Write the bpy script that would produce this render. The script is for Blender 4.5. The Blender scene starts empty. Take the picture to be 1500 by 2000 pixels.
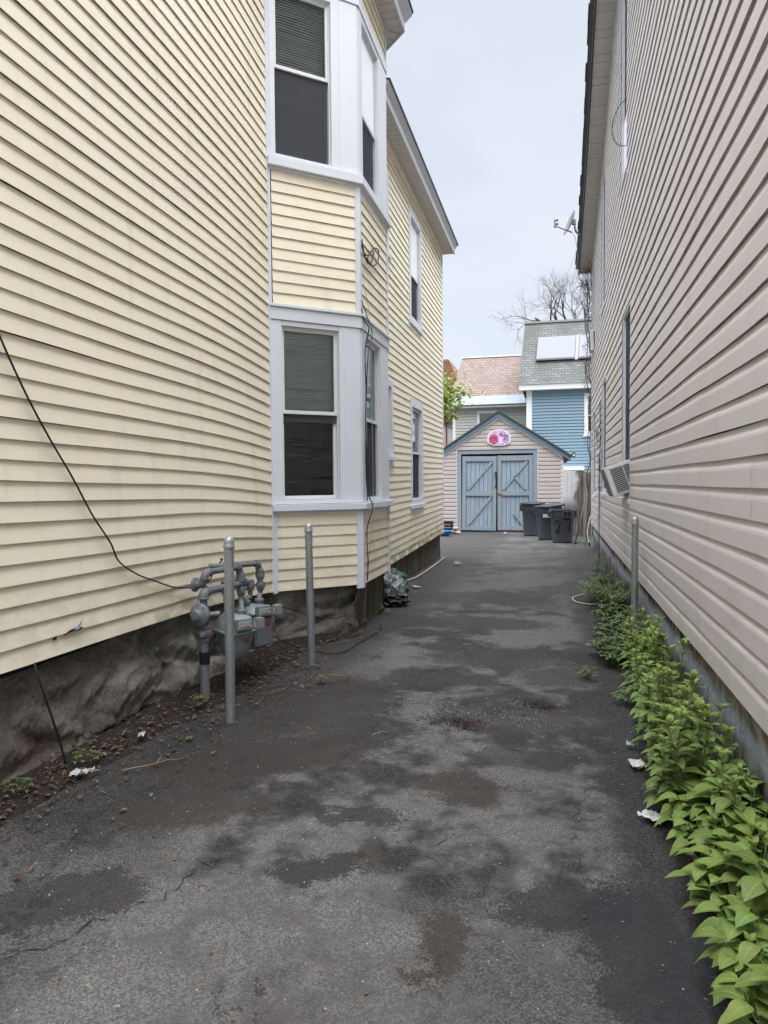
import bpy, bmesh, math, random
from mathutils import Vector, Matrix, noise as mn
random.seed(11)
R = math.radians
PI = math.pi
C = bpy.context.scene.collection

# ------------------------------------------------------------------ materials
class NT:
    """Small helper for building a node material."""
    def __init__(s, name):
        s.m = bpy.data.materials.new(name); s.m.use_nodes = True
        s.t = s.m.node_tree; s.t.nodes.clear()
        s.out = s.t.nodes.new('ShaderNodeOutputMaterial')
    def n(s, typ, **kw):
        nd = s.t.nodes.new('ShaderNode' + typ)
        for k, v in kw.items():
            if k.startswith('i_'):
                s.put(nd.inputs[k[2:].replace('_', ' ')], v)
            else:
                setattr(nd, k, v)
        return nd
    def put(s, sock, v):
        if isinstance(v, bpy.types.NodeSocket): s.t.links.new(v, sock)
        elif v is not None:
            if sock.type == 'RGBA' and not hasattr(v, '__len__'): v = (v, v, v, 1)
            elif sock.type == 'RGBA' and len(v) == 3: v = (*v, 1)
            sock.default_value = v
    def pos(s): return s.n('NewGeometry').outputs['Position']
    def obj(s): return s.n('TexCoord').outputs['Object']
    def scale(s, vec, sc, off=(0, 0, 0)):
        mp = s.n('Mapping'); s.put(mp.inputs['Vector'], vec)
        mp.inputs['Scale'].default_value = sc; mp.inputs['Location'].default_value = off
        return mp.outputs[0]
    def noise(s, vec, sc=5, det=4, rough=.55, dist=0):
        nd = s.n('TexNoise'); s.put(nd.inputs['Vector'], vec)
        nd.inputs['Scale'].default_value = sc; nd.inputs['Detail'].default_value = det
        nd.inputs['Roughness'].default_value = rough; nd.inputs['Distortion'].default_value = dist
        return nd.outputs['Fac']
    def voro(s, vec, sc=5, feature='F1', out='Distance', rnd=1):
        nd = s.n('TexVoronoi', feature=feature); s.put(nd.inputs['Vector'], vec)
        nd.inputs['Scale'].default_value = sc; nd.inputs['Randomness'].default_value = rnd
        return nd.outputs[out]
    def math(s, op, a, b=None, c=None, clamp=False):
        nd = s.n('Math', operation=op, use_clamp=clamp)
        s.put(nd.inputs[0], a)
        if b is not None: s.put(nd.inputs[1], b)
        if c is not None: s.put(nd.inputs[2], c)
        return nd.outputs[0]
    def ss(s, v, a, b):
        nd = s.n('MapRange', interpolation_type='SMOOTHSTEP')
        s.put(nd.inputs['Value'], v)
        nd.inputs['From Min'].default_value = a; nd.inputs['From Max'].default_value = b
        return nd.outputs[0]
    def mix(s, f, a, b, blend='MIX'):
        nd = s.n('Mix', data_type='RGBA', blend_type=blend)
        s.put(nd.inputs[0], f); s.put(nd.inputs[6], a); s.put(nd.inputs[7], b)
        return nd.outputs[2]
    def xyz(s, v):
        nd = s.n('SeparateXYZ'); s.put(nd.inputs[0], v); return nd.outputs
    def bump(s, h, strength=.4, dist=.01):
        nd = s.n('Bump'); s.put(nd.inputs['Height'], h)
        nd.inputs['Strength'].default_value = strength; nd.inputs['Distance'].default_value = dist
        return nd.outputs[0]
    def bsdf(s, col, rough=.6, metal=0, spec=.4, normal=None, **kw):
        b = s.n('BsdfPrincipled')
        s.put(b.inputs['Base Color'], col); s.put(b.inputs['Roughness'], rough)
        s.put(b.inputs['Metallic'], metal); s.put(b.inputs['Specular IOR Level'], spec)
        if normal is not None: s.put(b.inputs['Normal'], normal)
        for k, v in kw.items(): s.put(b.inputs[k.replace('_', ' ')], v)
        s.t.links.new(b.outputs[0], s.out.inputs[0]); return s.m
    def shader(s, sh): s.t.links.new(sh, s.out.inputs[0]); return s.m

def plain(name, col, rough=.6, metal=0, var=.12, sc=14, spec=.4, bump=0):
    t = NT(name); o = t.obj()
    n = t.noise(o, sc, 5)
    c = t.mix(n, [x * (1 - var) for x in col], [min(1, x * (1 + var)) for x in col])
    nm = t.bump(t.noise(o, sc * 6, 3), bump, .004) if bump else None
    return t.bsdf(c, rough, metal, spec, nm)

def vinyl(name, col, moss=None, rough=.5, dirt=.25, dirtcol=(.20, .17, .12)):
    t = NT(name); p = t.pos(); x, y, z = t.xyz(p)
    st = t.noise(t.scale(p, (2.2, 2.2, .35)), 3.0, 6, .6)            # vertical runs of grime
    fine = t.noise(t.scale(p, (4, 4, 30)), 6, 4)
    blot = t.noise(p, 1.1, 4)
    c = t.mix(t.math('MULTIPLY', t.ss(st, .50, .82), dirt), col, dirtcol)
    c = t.mix(t.math('MULTIPLY', t.ss(blot, .38, .72), .16), c, [k * .80 for k in col])
    c = t.mix(t.math('MULTIPLY', t.ss(fine, .4, .8), .07), c, [k * .7 for k in col])
    sp = t.ss(t.voro(p, 7), .045, .028)
    spm = t.math('MULTIPLY', sp, t.ss(t.noise(p, 1.7, 2), .56, .62))
    c = t.mix(t.math('MULTIPLY', spm, .55), c, (.12, .09, .06))
    if moss:
        for (ya, yb, zlim, amt, mc) in moss:
            m = t.math('MULTIPLY', t.ss(y, ya, ya + .5), t.ss(y, yb, yb - .5))
            jag = t.math('ADD', z, t.math('MULTIPLY', t.math('SUBTRACT', t.noise(t.scale(p, (3, 3, 3)), 1.5, 6, .65), .5), .35))
            m = t.math('MULTIPLY', m, t.ss(jag, zlim, zlim - .16))
            m = t.math('MULTIPLY', m, t.ss(t.noise(t.scale(p, (1, 1, 2)), 5, 6, .7), .38, .60))
            c = t.mix(t.math('MULTIPLY', m, amt), c, mc)
    grain = t.noise(t.scale(p, (3, 3, 130)), 3, 3)
    big = t.noise(p, 5, 2)
    nm = t.bump(t.math('ADD', t.math('MULTIPLY', grain, .10), big), .22, .006)
    return t.bsdf(c, rough, 0, .35, nm)

def m_shingle(name, c1, c2, c3, w=.30, h=.14, streak=.3):
    t = NT(name); o = t.obj()
    x, y, z = t.xyz(o)
    cv = t.n('CombineXYZ'); t.put(cv.inputs[0], x); t.put(cv.inputs[1], z)
    br = t.n('TexBrick', offset=.5)
    t.put(br.inputs['Vector'], cv.outputs[0]); t.put(br.inputs['Color1'], c1); t.put(br.inputs['Color2'], c2)
    t.put(br.inputs['Mortar'], [k * .30 for k in c1])
    br.inputs['Scale'].default_value = 1; br.inputs['Mortar Size'].default_value = .010
    br.inputs['Brick Width'].default_value = w; br.inputs['Row Height'].default_value = h
    br.inputs['Bias'].default_value = 0
    n = t.noise(t.scale(o, (1, 1, .35)), 1.3, 5)
    c = t.mix(t.math('MULTIPLY', t.ss(n, .42, .68), .75), br.outputs['Color'], c3)
    g = t.noise(o, 40, 3)
    c = t.mix(t.math('MULTIPLY', g, streak), c, [k * .5 for k in c1])
    return t.bsdf(c, .9, 0, .2, t.bump(br.outputs['Fac'], -.6, .02))

M = {}
M['cream'] = vinyl('cream_vinyl', (.80, .738, .58), dirt=.20, moss=[(-2, 14.6, 1.05, .22, (.40, .34, .25)), (10.6, 14.6, .70, .8, (.30, .30, .10)), (8.8, 14.6, .60, .55, (.13, .13, .05)), (3.9, 5.9, .74, .5, (.22, .20, .10))])
M['beige'] = vinyl('beige_vinyl', (.60, .553, .53), moss=[(-2, 18, .95, .16, (.33, .30, .26))], dirt=.16, rough=.42)
M['pink'] = vinyl('pinkish_vinyl', (.45, .398, .385), dirt=.12)
M['greyvinyl'] = vinyl('pale_grey_siding', (.40, .41, .38), dirt=.1)
M['blueclap'] = vinyl('blue_clapboard', (.175, .265, .335), dirt=.12, dirtcol=(.10, .17, .22))
M['trim'] = vinyl('white_trim', (.66, .70, .75), dirt=.10, rough=.45, dirtcol=(.30, .30, .29))
M['white'] = plain('white_sash', (.70, .71, .72), .4, var=.08)
M['soffit'] = plain('soffit_vinyl', (.50, .49, .46), .6, var=.08)
M['fascia'] = plain('fascia_metal', (.50, .52, .54), .4, var=.1)
M['darkfascia'] = plain('dark_gutter', (.035, .037, .045), .45, var=.3)
M['roofdark'] = plain('dark_roof_shingle', (.09, .088, .09), .9, var=.4, sc=25, bump=.4)
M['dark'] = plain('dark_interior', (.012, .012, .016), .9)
M['screen'] = plain('insect_screen', (.035, .037, .045), .75, var=.1)
def mk_screen():
    t = NT('insect_screen_mesh'); tr = t.n('BsdfTransparent'); d = t.n('BsdfDiffuse'); d.inputs['Color'].default_value = (.085, .088, .098, 1)
    mx = t.n('MixShader'); mx.inputs[0].default_value = .62; t.put(mx.inputs[1], tr.outputs[0]); t.put(mx.inputs[2], d.outputs[0]); return t.shader(mx.outputs[0])
M['screen'] = mk_screen()
M['shade'] = plain('white_shade_and_glare', (.84, .86, .90), .6, var=.03)  # whitened so the upper bay pane carries a sky reflection in its colour
M['rubber'] = plain('black_cable', (.015, .015, .016), .5)
M['whitecable'] = plain('white_cable', (.6, .58, .54), .6)
M['hose'] = plain('grey_hose', (.36, .33, .30), .6)
M['paper'] = plain('crumpled_paper', (.44, .44, .43), .8, bump=.3)
M['binplastic'] = plain('grey_bin_plastic', (.062, .068, .085), .55, var=.15, sc=5, bump=.05)
M['binlid'] = plain('dark_bin_lid', (.022, .024, .028), .5, var=.2)
M['blackplastic'] = plain('black_plastic', (.012, .012, .014), .5)
M['bluebowl'] = plain('blue_plastic', (.03, .19, .50), .4)
M['stone'] = plain('grey_stone', (.30, .28, .26), .9, bump=.4)
M['darkpole'] = plain('dark_pole', (.035, .032, .03), .6)
M['pipe'] = plain('grey_pipe_paint', (.125, .133, .148), .5, var=.35, sc=30, bump=.15)
M['meterblue'] = plain('blue_grey_meter_paint', (.185, .225, .245), .5, var=.25, sc=10, bump=.06)
M['metergrey'] = plain('grey_meter_paint', (.115, .13, .145), .5, var=.25, sc=10, bump=.06)
M['meterlid'] = plain('pale_grey_meter_lid', (.16, .19, .20), .5, var=.15, sc=14)
M['clearplastic'] = plain('dusty_clear_plastic', (.20, .21, .22), .35, var=.3)
M['dialwhite'] = plain('dial_face', (.42, .42, .40), .5)
M['red'] = plain('red_sticker', (.20, .035, .035), .6)
M['sleeve'] = plain('black_sleeve', (.010, .010, .013), .4)
M['acwhite'] = plain('white_appliance_plastic', (.70, .70, .69), .45, var=.06)
M['acside'] = plain('grey_appliance_metal', (.22, .22, .21), .5, var=.1)
M['dish'] = plain('dish_grey', (.20, .205, .215), .4)
M['bark'] = plain('bark', (.15, .13, .115), .9, var=.35, bump=.4)
M['palebark'] = plain('pale_bark', (.105, .095, .085), .9, var=.35, bump=.3)
M['vine'] = plain('dead_vine', (.075, .055, .045), .9, var=.3)
M['greyboard'] = plain('weathered_board', (.22, .20, .18), .85, var=.3, sc=6, bump=.3)
M['gapblack'] = plain('shadow_gap', (.01, .01, .01), 1)
M['rail'] = plain('iron_hardware', (.05, .045, .045), .6, metal=.5)
M['moulding'] = plain('white_edge_paint', (.76, .77, .79), .5, var=.06)
M['rake'] = plain('blue_grey_rake_paint', (.13, .20, .255), .6, var=.25, sc=9, bump=.2)
M['maroon'] = plain('maroon_paint', (.25, .03, .045), .6)
M['slatemetal'] = plain('pale_blue_metal_flashing', (.20, .245, .31), .45, var=.35, sc=4)
M['ink'] = plain('black_marker_ink', (.008, .008, .010), .6)
M['labelwhite'] = plain('white_label', (.5, .5, .5), .6)
M['twig'] = plain('dry_twig', (.20, .14, .09), .9, var=.3)
M['cardboard'] = plain('cardboard', (.30, .19, .10), .8)

def mk_galv():
    t = NT('galvanised_steel'); o = t.obj()
    n = t.noise(t.scale(o, (6, 6, 1.2)), 5, 6, .65)
    v = t.voro(o, 60)
    c = t.mix(n, (.20, .225, .24), (.40, .43, .445))
    c = t.mix(.12, c, v)
    r = t.math('MULTIPLY_ADD', n, .3, .30)
    return t.bsdf(c, r, .65, .5, t.bump(n, .12, .004))
M['galv'] = mk_galv()

def mk_glass():
    t = NT('window_glass'); p = t.pos()
    w = t.noise(t.scale(p, (.8, .8, 5)), 1.2, 1)
    nm = t.bump(w, .25, .02)
    fr = t.n('Fresnel'); fr.inputs['IOR'].default_value = 1.55
    t.put(fr.inputs['Normal'], nm)
    g = t.n('BsdfGlossy'); g.inputs['Roughness'].default_value = .02; t.put(g.inputs['Normal'], nm)
    g.inputs['Color'].default_value = (.85, .9, .95, 1)
    tr = t.n('BsdfTransparent'); tr.inputs['Color'].default_value = (.86, .91, .89, 1)
    mx = t.n('MixShader'); f = t.math('MULTIPLY_ADD', fr.outputs[0], 1.2, .01, clamp=True)
    t.put(mx.inputs[0], f); t.put(mx.inputs[1], tr.outputs[0]); t.put(mx.inputs[2], g.outputs[0])
    return t.shader(mx.outputs[0])
M['glass'] = mk_glass()

def mk_blind():
    t = NT('window_blind'); p = t.pos(); x, y, z = t.xyz(p)
    n = t.noise(p, 6, 3)
    c = t.mix(n, (.48, .55, .51), (.72, .77, .73))
    return t.bsdf(c, .6)
M['blind'] = mk_blind()

def mk_rubble():
    t = NT('rough_stone_foundation'); p = t.pos(); x, y, z = t.xyz(p)
    n1 = t.noise(p, 2.6, 8, .62, .4); n2 = t.noise(p, 20, 8, .75); n3 = t.noise(p, 48, 6, .8)
    c = t.mix(t.ss(n1, .32, .68), (.105, .098, .088), (.27, .256, .230))
    c = t.mix(t.math('MULTIPLY', t.ss(n2, .48, .72), .6), c, (.27, .25, .225))
    c = t.mix(t.math('MULTIPLY', t.ss(n3, .54, .66), .6), c, (.34, .325, .295))
    c = t.mix(t.math('MULTIPLY', t.ss(n3, .46, .34), .75), c, (.022, .020, .018))
    ms = t.math('MULTIPLY', t.ss(t.noise(p, 1.9, 5, .6), .50, .66), t.ss(t.noise(p, 28, 6, .75), .44, .62))
    c = t.mix(t.math('MULTIPLY', ms, .6), c, (.16, .17, .085))
    rd = t.ss(t.noise(t.scale(p, (1, 1, 1), (4, 2, 7)), 1.5, 4), .58, .72)
    c = t.mix(t.math('MULTIPLY', rd, .45), c, (.12, .075, .055))
    h = t.math('ADD', t.math('MULTIPLY', n2, .7), t.math('MULTIPLY', n3, .35))
    return t.bsdf(c, .92, 0, .2, t.bump(h, 1, .03))
M['rubble'] = mk_rubble()

def mk_rearfound():
    t = NT('mossy_concrete'); p = t.pos(); x, y, z = t.xyz(p)
    st = t.noise(t.scale(p, (5, 5, .5)), 2, 6, .65); n = t.noise(p, 9, 7, .7)
    c = t.mix(t.ss(st, .3, .7), (.030, .026, .022), (.13, .115, .10))
    c = t.mix(t.math('MULTIPLY', t.ss(n, .45, .7), .5), c, (.17, .155, .14))
    m = t.math('MULTIPLY', t.ss(t.noise(t.scale(p, (1.5, 1.5, .6)), 1.6, 4), .46, .60), t.ss(n, .38, .55))
    c = t.mix(t.math('MULTIPLY', m, .75), c, (.045, .055, .012))
    return t.bsdf(c, .92, 0, .2, t.bump(t.math('ADD', n, st), .6, .012))
M['rearfound'] = mk_rearfound()

def mk_paintfound():
    t = NT('peeling_painted_foundation'); p = t.pos(); x, y, z = t.xyz(p)
    n = t.noise(p, 7, 8, .7); st = t.noise(t.scale(p, (7, 7, .9)), 2.2, 7, .7); f = t.noise(p, 45, 5, .7)
    c = t.mix(t.ss(n, .36, .64), (.13, .118, .105), (.36, .335, .305))
    zj = t.math('ADD', z, t.math('MULTIPLY', t.math('SUBTRACT', t.noise(p, 2.2, 5), .5), .16))
    tar = t.math('MULTIPLY', t.ss(zj, .39, .47), t.ss(st, .40, .52))
    tar = t.math('MULTIPLY', tar, t.ss(y, 4.2, 4.9))
    c = t.mix(t.math('MULTIPLY', tar, .9), c, (.012, .012, .013))
    low = t.math('MULTIPLY', t.ss(zj, .30, .14), t.ss(st, .36, .54))
    c = t.mix(t.math('MULTIPLY', low, .8), c, (.022, .021, .020))
    band = t.math('MULTIPLY', t.ss(zj, .25, .34), t.ss(zj, .44, .35))
    band = t.math('MULTIPLY', band, t.ss(f, .25, .6))
    c = t.mix(t.math('MULTIPLY', band, .75), c, (.42, .52, .68))
    wh = t.math('MULTIPLY', t.ss(n, .60, .66), t.ss(z, .26, .12))
    c = t.mix(t.math('MULTIPLY', wh, .8), c, (.42, .42, .40))
    hole = t.math('MULTIPLY', t.ss(st, .60, .68), t.ss(n, .46, .56))
    c = t.mix(t.math('MULTIPLY', hole, .8), c, (.02, .018, .016))
    h = t.math('ADD', n, t.math('MULTIPLY', st, .8))
    return t.bsdf(c, .9, 0, .2, t.bump(h, .7, .015))
M['paintfound'] = mk_paintfound()

def mk_door():
    t = NT('peeling_blue_paint'); p = t.pos()
    st = t.noise(t.scale(p, (9, 9, .8)), 2.5, 6, .6); n = t.noise(p, 6, 7, .7); f = t.noise(t.scale(p, (30, 30, 4)), 2, 5, .7)
    c = t.mix(t.ss(st, .3, .7), (.20, .265, .33), (.29, .36, .43))
    pe = t.math('MULTIPLY', t.ss(n, .57, .66), t.ss(f, .42, .6))
    pe2 = t.math('MULTIPLY', t.ss(t.noise(p, 2.2, 6, .65), .50, .62), t.ss(f, .40, .58)); c = t.mix(t.math('MULTIPLY', t.math('MAXIMUM', pe, pe2), .75), c, (.27, .285, .29))
    d = t.math('MULTIPLY', t.ss(f, .60, .70), t.ss(n, .40, .6))
    c = t.mix(t.math('MULTIPLY', d, .6), c, (.06, .06, .06))
    return t.bsdf(c, .75, 0, .3, t.bump(t.math('ADD', f, n), .5, .006))
M['door'] = mk_door()
def mk_braces():
    t = NT('weathered_blue_brace'); p = t.pos()
    n = t.noise(p, 7, 7, .7); f = t.noise(p, 40, 5, .7)
    c = t.mix(t.ss(t.math('ADD', t.math('MULTIPLY', n, .6), t.math('MULTIPLY', t.noise(p, 1.7, 4), .4)), .47, .55), (.21, .275, .34), (.27, .28, .285))
    c = t.mix(t.math('MULTIPLY', t.ss(f, .58, .66), .6), c, (.07, .07, .07))
    c = t.mix(t.math('MULTIPLY', t.ss(f, .55, .7), .5), c, (.36, .37, .37))
    return t.bsdf(c, .8, 0, .3, t.bump(f, .5, .006))
M['brace'] = mk_braces()

def mk_fence():
    t = NT('worn_white_fence'); p = t.pos(); x, y, z = t.xyz(p)
    st = t.noise(t.scale(p, (14, 14, .9)), 2, 7, .7); n = t.noise(p, 3, 5, .6)
    c = t.mix(t.ss(st, .3, .7), (.085, .07, .058), (.22, .195, .17))
    xm = t.math('ADD', x, t.math('MULTIPLY', t.math('SUBTRACT', n, .5), .5))
    w = t.math('MULTIPLY', t.ss(xm, .62, .48), t.ss(z, .70, 1.15))
    w = t.math('MULTIPLY', w, t.ss(st, .25, .42))
    c = t.mix(t.math('MULTIPLY', w, .85), c, (.66, .67, .68))
    return t.bsdf(c, .9, 0, .2, t.bump(st, .6, .01))
M['fence'] = mk_fence()

def mk_leaf(name, c1, c2, c3, rough=.5):
    t = NT(name); o = t.obj()
    oi = t.n('ObjectInfo').outputs['Random']
    n = t.noise(o, 9, 3)
    at = t.n('Attribute', attribute_name='tone').outputs['Fac']
    c = t.mix(t.ss(n, .3, .7), c1, c2)
    c = t.mix(at, c, c3)
    rib = t.n('Attribute', attribute_name='rib').outputs['Fac']; al = t.n('Attribute', attribute_name='along').outputs['Fac']
    vein = t.math('SINE', t.math('MULTIPLY', t.math('SUBTRACT', t.math('MULTIPLY', al, 9), t.math('MULTIPLY', t.math('SUBTRACT', 1, rib), 2.2)), 6.283))
    vm = t.math('MAXIMUM', t.math('MULTIPLY', t.ss(rib, .84, .98), .55), t.math('MULTIPLY', t.ss(vein, .80, 1), .25))
    c = t.mix(vm, c, [min(1, k * 1.5 + .02) for k in c2])
    hs = t.n('HueSaturation'); t.put(hs.inputs['Color'], c)
    t.put(hs.inputs['Value'], t.math('MULTIPLY_ADD', oi, .35, .82)); t.put(hs.inputs['Hue'], t.math('MULTIPLY_ADD', oi, .030, .482))
    b = t.n('BsdfPrincipled'); t.put(b.inputs['Base Color'], hs.outputs[0]); b.inputs['Roughness'].default_value = rough; t.put(b.inputs['Normal'], t.bump(t.math('ADD', t.math('MULTIPLY', vein, -.3), t.noise(o, 60, 2)), .35, .003))
    b.inputs['Specular IOR Level'].default_value = .35
    tl = t.n('BsdfTranslucent'); t.put(tl.inputs['Color'], hs.outputs[0])
    mx = t.n('MixShader'); mx.inputs[0].default_value = .28
    t.put(mx.inputs[1], b.outputs[0]); t.put(mx.inputs[2], tl.outputs[0])
    return t.shader(mx.outputs[0])
M['leaf_a'] = mk_leaf('fresh_green_leaf', (.10, .165, .040), (.155, .235, .058), (.26, .34, .08))
M['leaf_b'] = mk_leaf('broad_green_leaf', (.105, .175, .036), (.165, .25, .054), (.25, .34, .075))
M['leaf_c'] = mk_leaf('feathery_green_leaf', (.075, .13, .045), (.12, .19, .07), (.17, .24, .08))
M['leaf_t'] = mk_leaf('spring_tree_leaf', (.11, .20, .03), (.18, .30, .05), (.26, .36, .08))
M['leaf_dead'] = mk_leaf('dead_leaf', (.042, .027, .019), (.085, .053, .034), (.24, .165, .105), .85)
M['debris'] = mk_leaf('dark_catkins', (.022, .010, .009), (.040, .018, .014), (.14, .10, .07), .8)
M['stem'] = plain('green_stem', (.10, .13, .045), .6)

STAINS = [  # x, y, rx, ry, rotation, colour, strength : damp and oily patches on the old asphalt
    (-.42, 3.46, .23, .20, -.3, (.040, .032, .026), .85), (-.74, 2.72, .10, .10, .4, (.060, .045, .033), .7),
    (-.90, 2.60, .20, .11, .2, (.024, .023, .024), .85), (-.36, 2.26, .115, .17, .1, (.042, .036, .028), .85),
    (-.92, 3.06, .26, .10, .2, (.026, .024, .024), .8), (-1.62, 2.98, .42, .20, .5, (.038, .030, .025), .8),
    (.02, 2.55, .24, .16, .3, (.022, .022, .024), .8), (.30, 2.30, .22, .5, .1, (.022, .022, .025), .8),
    (-1.55, 3.62, .75, .30, .55, (.030, .025, .022), .85), (-1.55, 4.6, .55, .75, -.2, (.030, .026, .024), .85),
    (-.55, 6.15, .62, .45, 0, (.034, .032, .031), .8), (-.30, 4.55, .55, .28, .1, (.032, .030, .030), .7),
    (-.9, 5.35, .55, .22, .2, (.036, .034, .033), .7), (.0, 5.6, .35, .3, 0, (.036, .032, .030), .7),
    (-1.75, 2.2, .30, .20, .7, (.026, .024, .024), .75), (-.8, 7.6, .9, .4, 0, (.036, .034, .032), .75),
    (-.2, 3.9, .30, .18, .0, (.033, .031, .031), .6), (-1.0, 9.3, 1.0, .5, .1, (.038, .036, .033), .6),
]
def mk_asphalt():
    t = NT('old_asphalt'); p = t.pos(); x, y, z = t.xyz(p)
    agg = t.voro(p, 170, out='Color'); ag, _, _ = t.xyz(agg)
    aggd = t.voro(p, 150)
    big = t.noise(p, .75, 7, .62, .3); mid = t.noise(p, 3.2, 7, .66); fine = t.noise(p, 75, 5, .7)
    worn = t.mix(t.ss(ag, .15, .95), (.062, .060, .058), (.145, .141, .137))
    worn = t.mix(t.math('MULTIPLY', t.ss(fine, .45, .75), .25), worn, (.050, .048, .047))
    worn = t.mix(t.math('MULTIPLY', t.ss(t.noise(p, 7, 5, .65), .40, .66), .35), worn, (.072, .069, .066))
    seal = t.mix(t.ss(ag, .3, 1), (.008, .008, .009), (.044, .042, .042))
    wm = t.math('ADD', t.math('MULTIPLY', big, .62), t.math('MULTIPLY', mid, .38))
    gr = t.math('MULTIPLY', t.math('SUBTRACT', t.math('ADD', ag, t.math('MULTIPLY', fine, .8)), .9), .055)
    wm = t.math('ADD', wm, gr)
    mask = t.ss(wm, .545, .480)                        # where the worn stone shows
    jx = t.math('ADD', x, t.math('MULTIPLY', t.math('SUBTRACT', t.noise(p, 1.6, 6, .65), .5), .55))
    right = t.ss(jx, .10, .34)
    left = t.ss(t.math('SUBTRACT', jx, t.math('MULTIPLY', y, .02)), -1.45, -1.95)
    mask = t.math('MULTIPLY', mask, t.math('SUBTRACT', 1, t.math('MULTIPLY', right, .92)))
    mask = t.math('MULTIPLY', mask, t.math('SUBTRACT', 1, t.math('MULTIPLY', left, .9)))
    near = t.ss(t.math('ADD', y, t.math('MULTIPLY', t.math('SUBTRACT', mid, .5), 1.2)), 2.75, 2.35)
    near = t.math('MULTIPLY', near, t.math('SUBTRACT', 1, right))
    mask = t.math('MAXIMUM', mask, t.math('MULTIPLY', near, .55))
    c = t.mix(mask, seal, worn)
    brown = t.ss(t.noise(t.scale(p, (1, 1, 1), (3, 9, 0)), .8, 4), .50, .70)
    c = t.mix(t.math('MULTIPLY', brown, .35), c, (.045, .036, .030))
    far = t.ss(y, 6, 11)                                # brownish dust towards the garage
    c = t.mix(t.math('MULTIPLY', far, .40), c, (.068, .061, .054))
    # stains
    dn = t.n('TexNoise'); t.put(dn.inputs['Vector'], p); dn.inputs['Scale'].default_value = 5.5
    dn.inputs['Detail'].default_value = 6; dn.inputs['Roughness'].default_value = .68
    dv = t.n('VectorMath', operation='MULTIPLY_ADD'); t.put(dv.inputs[0], dn.outputs['Color'])
    dv.inputs[1].default_value = (.50, .50, 0); 
    off = t.n('VectorMath', operation='ADD'); t.put(off.inputs[0], p); off.inputs[1].default_value = (-.25, -.25, 0)
    t.put(dv.inputs[2], off.outputs[0])
    for (sx, sy, rx, ry, ro, col, st) in STAINS:
        mp = t.n('Mapping', vector_type='TEXTURE'); t.put(mp.inputs['Vector'], dv.outputs[0])
        mp.inputs['Location'].default_value = (sx, sy, 0); mp.inputs['Rotation'].default_value = (0, 0, ro)
        mp.inputs['Scale'].default_value = (rx, ry, 1)
        ax, ay, az = t.xyz(mp.outputs[0])
        d = t.math('SQRT', t.math('ADD', t.math('MULTIPLY', ax, ax), t.math('MULTIPLY', ay, ay)))
        c = t.mix(t.math('MULTIPLY', t.ss(t.math('ADD', d, t.math('MULTIPLY', gr, 5)), 1.06, .76), st), c, t.mix(ag, [k * .55 for k in col], [k * 1.05 for k in col]))
    # cracks
    cv = t.n('VectorMath', operation='MULTIPLY_ADD'); t.put(cv.inputs[0], dn.outputs['Color'])
    cv.inputs[1].default_value = (.55, .55, 0); t.put(cv.inputs[2], p)
    cr = t.voro(cv.outputs[0], .85, 'DISTANCE_TO_EDGE')
    crm = t.math('MULTIPLY', t.ss(t.math('ADD', cr, t.math('MULTIPLY', gr, .12)), .006, .002), t.ss(t.noise(p, 1.9, 5), .50, .62))
    cr2 = t.voro(cv.outputs[0], 3.3, 'DISTANCE_TO_EDGE')
    crm2 = t.math('MULTIPLY', t.ss(cr2, .030, .010), t.ss(t.noise(t.scale(p, (1, 1, 1), (7, 1, 0)), .9, 3), .56, .64))
    ck = t.math('MAXIMUM', crm, t.math('MULTIPLY', crm2, .8))
    c = t.mix(t.math('MULTIPLY', ck, .7), c, (.016, .015, .015))
    # pale grit
    gd = t.voro(p, 33); gm = t.math('MULTIPLY', t.ss(gd, .13, .09), t.ss(t.noise(p, 60, 2), .58, .64))
    c = t.mix(t.math('MULTIPLY', gm, .75), c, (.36, .34, .31))
    gd2 = t.voro(t.scale(p, (1, 1, 1), (.3, .7, 0)), 12); gm2 = t.math('MULTIPLY', t.ss(gd2, .07, .05), t.ss(t.noise(p, 21, 2), .55, .6))
    c = t.mix(t.math('MULTIPLY', gm2, .7), c, (.30, .25, .19))
    h = t.math('ADD', t.math('MULTIPLY', aggd, .5), t.math('MULTIPLY', fine, .6))
    h = t.math('SUBTRACT', h, t.math('MULTIPLY', ck, .9))
    ro = t.math('MULTIPLY_ADD', mask, .12, .78)
    return t.bsdf(c, ro, 0, .3, t.bump(h, .75, .007))
M['asphalt'] = mk_asphalt()

def mk_soil():
    t = NT('dark_soil'); p = t.pos(); n = t.noise(p, 14, 7, .7); n2 = t.noise(p, 60, 4)
    c = t.mix(n, (.006, .006, .006), (.026, .021, .018)); c = t.mix(t.ss(n2, .58, .75), c, (.10, .072, .05))
    return t.bsdf(c, .95, 0, .2, t.bump(n2, .8, .01))
M['soil'] = mk_soil()
M['ground'] = plain('far_ground', (.10, .095, .08), .95, var=.3, sc=2)

def mk_bag(name, col, rough, alpha):
    t = NT(name); o = t.obj(); n = t.noise(o, 14, 5, .6)
    g = t.n('BsdfPrincipled'); t.put(g.inputs['Base Color'], t.mix(n, [k * .6 for k in col], col)); g.inputs['Roughness'].default_value = rough
    t.put(g.inputs['Normal'], t.bump(t.noise(o, 9, 5, .6, .8), 1, .05))
    return t.shader(g.outputs[0])
M['bagclear'] = mk_bag('pale_plastic_bag', (.24, .28, .28), .25, .5)
M['baggreen'] = mk_bag('green_plastic_bag', (.025, .10, .04), .35, 1)
M['bagblack'] = mk_bag('black_plastic_bag', (.014, .014, .018), .25, 1)

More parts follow.
